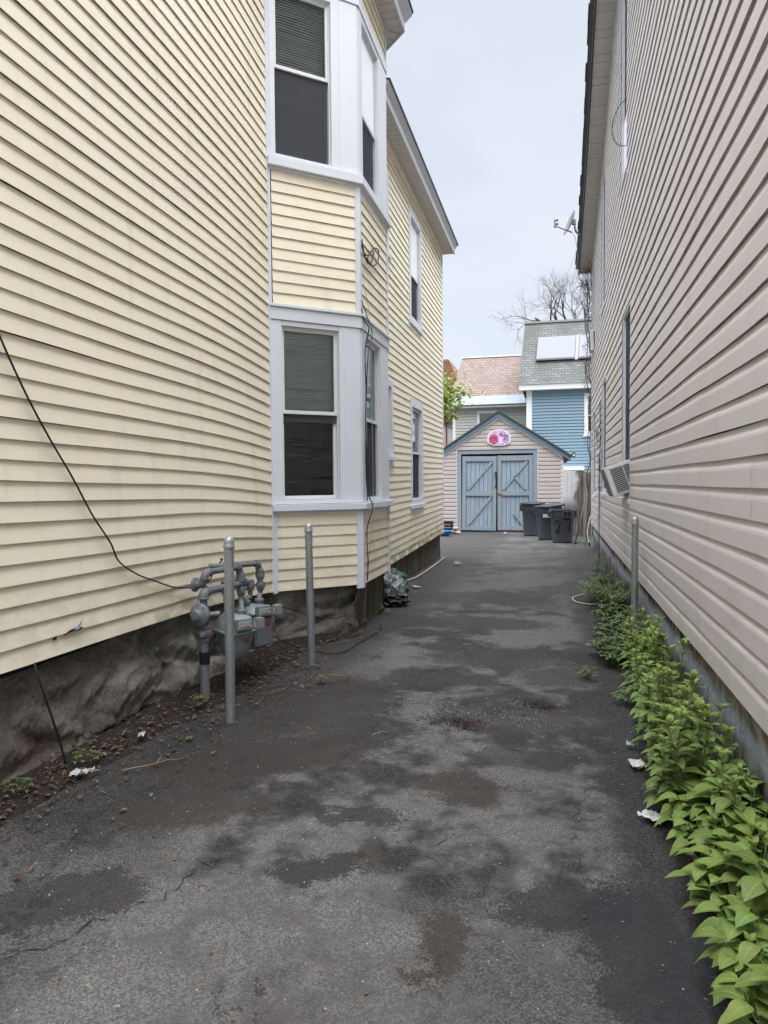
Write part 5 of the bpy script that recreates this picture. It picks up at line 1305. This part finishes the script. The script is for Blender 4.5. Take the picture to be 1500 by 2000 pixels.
# ------------------------------------------------------------------ window air conditioners
def aircon(label, x, y0, y1, z0, h, out, tilt):
    """Box sticking out of a window in the beige house; x is the wall face, tilt leans its outer end down."""
    t = thing('air_conditioner', label, 'air conditioner', (x, y0, z0), 'window air conditioners on the beige house')
    T = Matrix.Translation((x + .01, 0, z0 + h / 2)) @ Matrix.Rotation(-tilt, 4, 'Y')
    mb = MB(); mb.box(-out, .10, y0, y1, -h / 2, h / 2, T); mb.build('casing', 'acwhite', t, bevel=.008)
    mb = MB(); mb.box(-out + .055, .02, y0 - .004, y0 - .001, -h / 2 + .03, h / 2 - .035, T); gr = mb.build('grille_backing', 'binplastic', t)
    mb = MB(); n = 14
    for k in range(n):
        z = -h / 2 + .035 + (h - .075) * k / (n - 1)
        mb.hexa([T @ Vector(q) for q in [(-out + .05, y0 - .006, z - .001), (.02, y0 - .006, z - .001), (.02, y0 - .0045, z - .001), (-out + .05, y0 - .0045, z - .001), (-out + .05, y0 - .008, z + .006), (.02, y0 - .008, z + .006), (.02, y0 - .0045, z + .006), (-out + .05, y0 - .0045, z + .006)]])
    mb.box(-.055, -.045, y0 - .0165, y0 - .005, -h / 2 + .03, h / 2 - .035, T); mb.build('grille', 'acwhite', t)
    mb = MB(); mb.box(-out - .012, -out - .001, y0 + .012, y1 - .012, -h / 2 + .012, h / 2 - .012, T)
    for k in range(12): mb.box(-out - .018, -out - .0125, y0 + .04, y1 - .04, -h / 2 + .04 + k * (h - .09) / 12, -h / 2 + .052 + k * (h - .09) / 12, T)
    mb.build('rear_panel', 'acside', t)
    mb = MB(); mb.box(-.05, .12, y0 + .02, y1 - .02, -h / 2 - .07, -h / 2 - .006); 
    mb.v = [tuple(Matrix.Translation((x + .03, 0, z0 + h / 2)) @ Vector(v)) for v in mb.v]; mb.build('support_block', 'acside', t)
    return t
aircon('white window air conditioner tilting out of the nearest ground floor window', .80, 8.30, 8.86, 1.385, .345, .245, R(19))
aircon('small white air conditioner high up at the far end of the beige wall', .80, 15.48, 15.92, 4.22, .42, .11, R(2))
cable('cable', [(.84, 8.9, 5.95), (.74, 8.9, 5.90), (.66, 8.92, 5.75), (.64, 8.92, 5.60), (.68, 8.92, 5.47), (.76, 8.92, 5.42), (.84, 8.9, 5.42)], .005, 'rubber', 'thin black cable arching out of the upper window of the beige house')

# ------------------------------------------------------------------ satellite dish
SD = thing('satellite_dish', 'grey satellite dish with its arm pointing away from the beige roof edge', 'satellite dish', (.46, 15.5, 6.62))
mb = MB(); mb.tube(spline([(.62, 15.5, 6.66), (.50, 15.5, 6.62), (.42, 15.5, 6.66), (.385, 15.5, 6.76), (.385, 15.5, 6.88)], 5), .022, 10); mb.build('mast', 'dish', SD, smooth=True)
dax = Vector((-.88, -.24, .36)).normalized(); mb = MB(); vs = []; fs = []; nr, na = 6, 28; e1 = dax.orthogonal().normalized(); e1 = Vector((0, 1, 0)) - dax * dax.y; e1.normalize(); e2 = dax.cross(e1)
cc = Vector((.315, 15.5, 6.86))
for i in range(nr + 1):
    r = i / nr
    for k in range(na):
        a = 2 * PI * k / na; vs.append(cc + e1 * (.22 * r * math.cos(a)) + e2 * (.27 * r * math.sin(a)) + dax * (.05 * r * r))
m_ = len(vs); vs += [Vector(v) - dax * .008 for v in vs]
for off in (0, m_):
    for i in range(nr):
        for k in range(na): fs.append((off + i * na + k, off + i * na + (k + 1) % na, off + (i + 1) * na + (k + 1) % na, off + (i + 1) * na + k))
for k in range(na): fs.append((nr * na + k, nr * na + (k + 1) % na, m_ + nr * na + (k + 1) % na, m_ + nr * na + k))
mb.add(vs, fs); mb.build('reflector', 'dish', SD, smooth=True)
mb = MB(); T = Matrix.Translation((.375, 15.5, 6.87)); mb.box(-.05, .03, -.04, .04, -.05, .05, T); mb.build('bracket', 'acside', SD, bevel=.006)
mb = MB(); mb.tube([(.33, 15.48, 6.66), (.0, 15.42, 6.80)], .017, 8); mb.build('feed_arm', 'acside', SD)
mb = MB(); mb.box(-.04, -.005, 15.38, 15.46, 6.77, 6.93); mb.tube([(-.02, 15.42, 6.91), (.045, 15.42, 6.93)], .028, 10); mb.tube([(-.02, 15.42, 6.83), (.05, 15.42, 6.85)], .026, 10); mb.build('receiver', 'acside', SD, bevel=.004)
mb = MB(); mb.tube(spline([(.34, 15.5, 6.66), (.40, 15.48, 6.5), (.44, 15.5, 6.2), (.43, 15.6, 5.95), (.50, 15.9, 5.8), (.60, 16.2, 5.75)]), .006, 5); mb.tube(spline([(.42, 15.5, 6.3), (.36, 15.45, 6.1), (.27, 15.4, 5.9)]), .004, 5); mb.build('dish_cable', 'hose', SD, smooth=True)

# ------------------------------------------------------------------ vines and trees
def tangle(name, seeds, mat, label, n, box, sd):
    r = random.Random(sd); mb = MB()
    for i in range(n):
        x0, x1, y0, y1, z0, z1 = box; p = Vector((r.uniform(x0, x1), r.uniform(y0, y1), z0 + (z1 - z0) * r.random() ** seeds)); L = r.randint(5, 14); pts = [p.copy()]
        d = Vector((r.uniform(-.6, .4), r.uniform(-.6, .6), r.uniform(-1, 1.2))); cx_ = (x0 + x1) / 2
        for k in range(L):
            d += Vector((r.uniform(-.5, .5) - (pts[-1].x - cx_) * 2.5, r.uniform(-.5, .5), r.uniform(-.5, .55))); d.normalize(); q = pts[-1] + d * r.uniform(.05, .12)
            q.x = min(q.x, x1 + r.uniform(-.02, .02)); pts.append(q)
        w = r.uniform(.002, .0055); mb.tube(pts, [w * (1 - .7 * k / L) for k in range(L + 1)], 4, cap=False)
    return mb
V1 = tangle('vine', .55, 'vine', '', 95, (.62, .84, 16.70, 16.95, 2.2, 6.25), 3)
for k in range(3):
    r = random.Random(k); p = [(.74 + r.uniform(-.07, .05) - .03 * math.sin(z * 1.3 + k), 16.82 + r.uniform(-.04, .1), z) for z in [i * .4 for i in range(0, 16)]]; V1.tube(spline(p, 3), .008, 5)
tag(V1.build('vine', 'vine', smooth=True), 'bare brown vine climbing the far corner of the beige house up to its eave', 'vine', 'bare vines on the beige house')
V3 = tangle('vine', 1, 'vine', '', 50, (.52, .80, 16.75, 17.15, 5.9, 6.3), 8)
tag(V3.build('vine', 'vine', smooth=True), 'tangled mass of dead vine under the low end of the beige eave', 'vine', 'bare vines on the beige house')
V2 = tangle('vine', .9, 'vine', '', 20, (.72, .775, 12.98, 13.12, 1.0, 2.6), 5); V2.tube(spline([(.76, 13.05, 0), (.75, 13.0, .5), (.755, 13.06, 1.0), (.75, 13.0, 1.6), (.76, 13.05, 2.2), (.76, 13.0, 2.9)], 4), .006, 6); V2.tube(spline([(.74, 13.1, 0), (.73, 13.05, .6), (.745, 13.1, 1.4), (.75, 13.12, 2.0)], 4), .005, 6)
tag(V2.build('vine', 'vine', smooth=True), 'thin bare vine creeping up the beige siding beside a window', 'vine', 'bare vines on the beige house')

def branching(mb, p, d, L, r, depth, rn, spread=.55, upb=.12, tips=None):
    pts = [p.copy()]; n = 4; q = p.copy(); dd = d.copy()
    for k in range(n):
        dd = (dd + Vector((rn.uniform(-1, 1), rn.uniform(-1, 1), rn.uniform(-.6, .8))) * .16 + Vector((0, 0, upb * .3))).normalized(); q = q + dd * L / n; pts.append(q.copy())
    r1 = r * (.66 if depth else .35); mb.tube(pts, [r + (r1 - r) * i / n for i in range(n + 1)], 7 if r > .04 else 4, cap=False)
    if depth == 0:
        if tips is not None: tips.append((q, dd))
        return
    kids = rn.choice([2, 2, 3]) + (1 if depth < 4 else 0)
    for k in range(kids):
        a = rn.uniform(0, 6.28); o = dd.orthogonal().normalized(); o = Matrix.Rotation(a, 3, dd) @ o; s = rn.uniform(.5, 1.15) * spread
        nd = (dd * math.cos(s) + o * math.sin(s) + Vector((0, 0, upb))).normalized(); i = rn.choice([2, 3, 4, 4]); f = rn.uniform(.62, .86)
        branching(mb, pts[i], nd, L * f, r1 * rn.uniform(.62, .85), depth - 1, rn, spread, upb, tips)
BT = thing('bare_tree', 'leafless spreading tree behind the grey shingled roof', 'tree', (1.0, 46, 0))
rn = random.Random(14); mb = MB(); mb.tube([(1.0, 46, 0), (.98, 46, 4), (1.1, 46, 8), (1.15, 46, 9.8)], [.30, .26, .22, .16], 10); mb.tube([(1.1, 46, 8), (.7, 46, 9.6), (.3, 46, 10.6), (-.1, 46, 11.0)], [.17, .14, .12, .09], 8); mb.build('trunk', 'palebark', BT, smooth=True)
mb = MB()
for (d, L, r, p) in [((.06, 0, 1), 1.75, .13, (1.15, 46, 9.6)), ((-.75, .1, .95), 1.65, .12, (.75, 46, 10.2)), ((.75, .1, 1), 1.7, .12, (1.15, 46, 9.5)), ((-.9, -.2, .65), 1.5, .09, (.0, 46, 10.9)), ((-.25, -.3, 1), 1.75, .11, (1.0, 46, 9.9)), ((.5, -.2, 1), 1.6, .10, (1.2, 46, 9.9))]:
    branching(mb, Vector(p), Vector(d).normalized(), L, r, 6, rn, .72, .03)
mb.build('crown', 'palebark', BT, smooth=True)
def leafy(label, c, rad, hz, n, ls, seed, tint='leaf_t', trunk_h=3.2):
    t = thing('leafy_tree', label, 'tree', (c[0], c[1], 0), 'trees behind the yellow house'); rn = random.Random(seed); mb = MB(); tips = []
    mb.tube([(c[0], c[1], 0), (c[0] + .1, c[1], trunk_h * .5), (c[0], c[1], trunk_h)], [.2, .16, .13], 9)
    for k in range(7):
        a = k * .9; branching(mb, Vector((c[0], c[1], trunk_h)), Vector((math.cos(a) * .8, math.sin(a) * .8, 1)).normalized(), hz * .45, .08, 3, rn, .7, .1, tips)
    mb.build('trunk', 'bark', t, smooth=True); cr = MB(); tone = []
    cl = [Vector((c[0] + rn.gauss(0, rad * .5), c[1] + rn.gauss(0, rad * .5), c[2] + rn.gauss(0, hz * .42))) for k in range(60)] + [q for q, _ in tips]
    for i in range(n):
        p = rn.choice(cl) + Vector((rn.gauss(0, .22), rn.gauss(0, .22), rn.gauss(0, .2))); a = rn.uniform(0, 6.28); l = ls * rn.uniform(.6, 1.2)
        leaflet(cr, tone, p, (math.cos(a), math.sin(a), rn.uniform(-.7, .5)), l, l * .75, .3, nl=3, tv=rn.random() ** 1.5)
    cr.build('crown', tint, t, tone=tone, smooth=True); return t
leafy('leafy spring tree peeking out behind the far corner of the yellow house', (-5.85, 28, 7.15), .85, 2.5, 8000, .19, 5)
0 and leafy('pale thin tree far behind the slate roof at the yellow house corner', (-7.75, 52, 8.2), 1.1, 3.0, 3000, .20, 9)

# ------------------------------------------------------------------ houses behind the garage
BL = thing('blue_house', 'blue clapboard house with a steep grey shingle roof and two roof panels', 'house', (2.2, 34, 0))
FL = frame(-1.30, 34, 1, 0)
siding('front_wall', 'blueclap', BL, FL, .22, 6.5, .2, 5.72, .142, prof=[(0, .034), (1, .002)], holes=[(2.58, 3.7, 3.62, 5.52)], seed=41, seg=.3, wav=.8)
mb = MB(); mb.box(-1.25, 5.2, 34.12, 42, 0, 5.7); mb.build('inner_shell', 'dark', BL)
mb = MB(); mb.fbox(FL, -.03, .225, 0, 5.72, -.1, .035); mb.build('corner_post', 'white', BL, bevel=.006)
mb = MB(); mb.fbox(FL, -.35, 6.6, 5.72, 5.98, .0, .32); mb.fbox(FL, -.36, 6.6, 5.985, 6.03, .0, .37); mb.build('fascia', 'white', BL, bevel=.01)
mb = MB(); RZ = lambda u, s: Vector((-1.66 + u + s * .22, 33.62 + s * 1.75, 6.03 + s * 3.12))     # steep roof: u along, s up the slope 0..1
mb.add([RZ(0, 0), RZ(6.6, 0), RZ(6.4, 1), RZ(0, 1), RZ(0, 0) + Vector((0, .15, -.02)), RZ(6.6, 0) + Vector((0, .15, -.02)), RZ(6.4, 1) + Vector((0, .15, -.06)), RZ(0, 1) + Vector((0, .15, -.06))],
       [(0, 1, 2, 3), (4, 7, 6, 5), (0, 4, 5, 1), (1, 5, 6, 2), (2, 6, 7, 3), (3, 7, 4, 0)])
mb.add([RZ(0, 1) + Vector((0, .1, 0)), RZ(6.4, 1) + Vector((0, .1, 0)), RZ(6.4, 1) + Vector((0, 7, .1)), RZ(0, 1) + Vector((0, 7, .1))], [(0, 1, 2, 3)])
mb.add([RZ(.05, 0) + Vector((0, .2, -.02)), RZ(.05, 1) + Vector((0, .2, -.02)), RZ(.05, 1) + Vector((0, 7, 0)), RZ(.05, 0) + Vector((0, 8.6, 0))], [(0, 1, 2, 3)])
M['sh_grey'] = m_shingle('grey_shingles', (.15, .155, .155), (.21, .215, .215), (.11, .12, .105), .30, .125)
mb.build('roof', 'sh_grey', BL)
mb = MB(); mb.hexa([RZ(-.03, .985) + Vector((0, -.06, 0)), RZ(6.4, .985) + Vector((0, -.06, 0)), RZ(6.4, .985) + Vector((0, .2, 0)), RZ(-.03, .985) + Vector((0, .2, 0)), RZ(-.03, 1.02) + Vector((0, -.06, 0)), RZ(6.4, 1.02) + Vector((0, -.06, 0)), RZ(6.4, 1.02) + Vector((0, .2, 0)), RZ(-.03, 1.02) + Vector((0, .2, 0))]); mb.build('roof_edge', 'darkfascia', BL)
nR = Vector((0, -3.12, 1.75)).normalized()
M['panelglass'] = NT('sky_panel').bsdf((.19, .205, .255), .4, 0, .3)
for (u0, u1, nm) in ((.70, 2.42, 'roof_panel'), (2.60, 4.3, 'roof_panel')):
    mb = MB(); q = [RZ(u0, .36), RZ(u1, .36), RZ(u1, .725), RZ(u0, .725)]; mb.hexa([p + nR * .02 for p in q] + [p + nR * .10 for p in q]); pn = mb.build(nm, 'acside', BL)
    mb = MB(); q = [RZ(u0 + .04, .368), RZ(u1 - .04, .368), RZ(u1 - .04, .718), RZ(u0 + .04, .718)]; mb.hexa([p + nR * .101 for p in q] + [p + nR * .108 for p in q]); mb.build('panel_glass', 'panelglass', pn)
    mb = MB(); q = [RZ(u0, .335), RZ(u1, .335), RZ(u1, .358), RZ(u0, .358)]; mb.hexa([p + nR * .02 for p in q] + [p + nR * .12 for p in q]); mb.build('panel_rail', 'rail', pn)
mb = MB(); q = [RZ(2.44, .33), RZ(2.58, .33), RZ(2.58, .735), RZ(2.44, .735)]; mb.hexa([p + nR * .02 for p in q] + [p + nR * .09 for p in q]); mb.build('panel_strap', 'dish', BL)
window(BL, FL, 2.58, 3.7, 3.62, 5.52, 2.72, 3.56, 3.74, 5.40, 4.5, 'blind', 'dark', casing='white', proud=.03, depth=.04, sill=(2.52, 3.76, 3.54, 3.62, .07), head=None)
mb = MB(); mb.fbox(FL, 2.05, 2.19, 2.62, 2.82, .0, .06); wl = mb.build('wall_lamp', 'rail', BL, bevel=.01); mb = MB(); mb.fbox(FL, 2.08, 2.16, 2.66, 2.74, .061, .075); mb.build('lamp_glass', 'labelwhite', wl)
mb = MB(); mb.fbox(FL, 1.55, 2.55, 1.98, 2.16, .05, 1.0); mb.build('porch_roof', 'white', BL, bevel=.01)

PH = thing('pale_house', 'pale sided house with a pinkish slate roof and pale blue metal eave, behind the garage', 'house', (-3.5, 40, 0))
FP = frame(-5.53, 40, 1, 0)
siding('front_wall', 'greyvinyl', PH, FP, 0, 5.2, 1, 5.62, .16, prof=[(0, .036), (1, .002)], seed=51, seg=.4, holes=[(1.27, 2.40, 3.5, 5.46)], wav=.8)
mb = MB(); mb.box(-5.45, -.4, 40.2, 46, 0, 5.6); mb.build('inner_shell', 'dark', PH)
mb = MB(); mb.fbox(FP, -.10, .06, 0, 5.62, -.02, .03); mb.build('corner_post', 'white', PH, bevel=.005)
mb = MB(); mb.fbox(FP, -.38, 5.2, 5.62, 5.76, 0, .36); mb.build('fascia', 'white', PH, bevel=.01)
SZ = lambda u, s: Vector((-5.92 + u + s * .60, 39.6 + s * 2.4, 5.77 + s * 3.0))
M['sh_pink'] = m_shingle('pinkish_slate', (.235, .172, .148), (.32, .255, .23), (.20, .18, .17), .24, .15, .4)
M['sh_brown'] = m_shingle('brown_shingles', (.24, .125, .07), (.33, .19, .11), (.20, .12, .075), .22, .16)
mb = MB(); mb.add([SZ(0.02, .15), SZ(6.2, .15), SZ(6.2, 1), SZ(0, 1), SZ(.02, .15) + Vector((0, 4.5, 0)), SZ(6.2, .15) + Vector((0, 4.5, 0))], [(0, 1, 2, 3), (0, 3, 4), (1, 5, 2), (3, 2, 5, 4)]); mb.build('roof', 'sh_pink', PH)
mb = MB(); q = [SZ(-.02, -.01), SZ(6.2, -.01), SZ(6.2, .165), SZ(.06, .165)]; mb.hexa([p + Vector((0, .03, -.03)) for p in q] + [p + Vector((0, -.02, .03)) for p in q]); mb.build('metal_eave', 'slatemetal', PH)
mb = MB(); q = [SZ(-.05, .99), SZ(6.2, .99), SZ(6.2, 1.025), SZ(-.05, 1.025)]; mb.hexa([p + Vector((0, .12, 0)) for p in q] + [p + Vector((0, -.05, 0)) for p in q]); mb.build('ridge_cap', 'acside', PH)
window(PH, FP, 1.27, 2.40, 3.5, 5.46, 1.38, 2.29, 3.62, 5.34, 4.5, 'blind', 'dark', casing='white', proud=.03, depth=.04)

BR = thing('brown_house', 'house with a brown shingled gable behind the pale house, mostly hidden', 'house', (-7.4, 46, 0))
FN2 = frame(-12, 46, 1, 0)
siding('front_wall', 'greyvinyl', BR, FN2, 0, 6.2, 0, 5.4, .14, seed=61, seg=.8)
mb = MB(); mb.box(-11.9, -5.9, 46.2, 52, 0, 5.4); mb.build('inner_shell', 'dark', BR)
mb = MB(); mb.fbox(FN2, 5.06, 5.16, 0, 5.4, 0, .05); mb.build('corner_post', 'maroon', BR)
mb = MB(); mb.prism([(0, 5.4), (6.25, 5.4), (6.05, 6.6), (5.65, 8.6), (5.3, 9.4), (0, 9.4)], lambda a, b, c: (-12 + a, 45.75 + c, b), 0, 4); mb.build('shingled_gable', 'sh_brown', BR)

# ------------------------------------------------------------------ sky, sun and camera
W = bpy.data.worlds.new('World'); bpy.context.scene.world = W; W.use_nodes = True
nt = W.node_tree; nt.nodes.clear(); nn = nt.nodes.new; lk = nt.links.new
SUN_EL, SUN_AZ = R(66), R(140)
sky = nn('ShaderNodeTexSky'); sky.sky_type = 'NISHITA'; sky.sun_disc = False; sky.sun_elevation = SUN_EL; sky.sun_rotation = SUN_AZ; sky.air_density = 1; sky.dust_density = 3
tc = nn('ShaderNodeTexCoord'); sp = nn('ShaderNodeSeparateXYZ'); lk(tc.outputs['Generated'], sp.inputs[0])
mp = nn('ShaderNodeMapping'); mp.inputs['Scale'].default_value = (1.0, 1.0, 2.2); lk(tc.outputs['Generated'], mp.inputs[0])
nz = nn('ShaderNodeTexNoise'); nz.inputs['Scale'].default_value = 2.6; nz.inputs['Detail'].default_value = 7; nz.inputs['Roughness'].default_value = .55; nz.inputs['Distortion'].default_value = .4; lk(mp.outputs[0], nz.inputs['Vector'])
cr = nn('ShaderNodeMix'); cr.data_type = 'RGBA'
mr = nn('ShaderNodeMapRange'); mr.interpolation_type = 'SMOOTHSTEP'; lk(nz.outputs['Fac'], mr.inputs[0]); mr.inputs[1].default_value = .36; mr.inputs[2].default_value = .66
lk(mr.outputs[0], cr.inputs[0]); cr.inputs[6].default_value = (1.86, 1.97, 2.17, 1); cr.inputs[7].default_value = (2.08, 2.16, 2.31, 1)
# overhead sky raised far beyond an overcast dome to brighten walls and ground
el = nn('ShaderNodeMapRange'); lk(sp.outputs[2], el.inputs[0]); el.inputs[1].default_value = .60; el.inputs[2].default_value = 1; el.inputs[3].default_value = 1.0; el.inputs[4].default_value = 10.8
mu = nn('ShaderNodeMix'); mu.data_type = 'RGBA'; mu.blend_type = 'MULTIPLY'; mu.inputs[0].default_value = 1; lk(cr.outputs[2], mu.inputs[6]); lk(el.outputs[0], mu.inputs[7])
mx = nn('ShaderNodeMix'); mx.data_type = 'RGBA'; mx.inputs[0].default_value = .90; lk(sky.outputs[0], mx.inputs[6]); lk(mu.outputs[2], mx.inputs[7])
bg = nn('ShaderNodeBackground'); bg.inputs['Strength'].default_value = .10; lk(mx.outputs[2], bg.inputs['Color'])
ow = nn('ShaderNodeOutputWorld'); lk(bg.outputs[0], ow.inputs[0])
ld = bpy.data.lights.new('sun', 'SUN'); ld.energy = 1.1; ld.angle = R(60); ld.color = (1, .97, .93)
lo = bpy.data.objects.new('sun', ld); C.objects.link(lo)
sd_ = Vector((math.sin(SUN_AZ) * math.cos(SUN_EL), math.cos(SUN_AZ) * math.cos(SUN_EL), math.sin(SUN_EL)))
lo.rotation_euler = sd_.to_track_quat('Z', 'Y').to_euler()
cd = bpy.data.cameras.new('camera'); cam = bpy.data.objects.new('camera', cd); C.objects.link(cam)
cd.sensor_fit = 'HORIZONTAL'; cd.sensor_width = 36; cd.lens = 1387 * 36 / 1500; cd.clip_start = .05; cd.clip_end = 1000
Rv = Vector((.9720603, .23457026, -.00869253)); Uv = Vector((-.00120368, .04201258, .99911636)); Fv = Vector((-.23472818, .97119089, -.04112111))
cam.matrix_world = Matrix(((Rv.x, Uv.x, -Fv.x, 0), (Rv.y, Uv.y, -Fv.y, 0), (Rv.z, Uv.z, -Fv.z, 1.5), (0, 0, 0, 1)))
S = bpy.context.scene; S.camera = cam
S.view_settings.view_transform = 'Standard'; S.view_settings.look = 'None'; S.view_settings.gamma = 1; S.view_settings.exposure = 2.0
S.render.engine = 'CYCLES'; S.cycles.max_bounces = 8; S.cycles.diffuse_bounces = 4; S.cycles.glossy_bounces = 4; S.cycles.transparent_max_bounces = 12; S.cycles.use_denoising = True
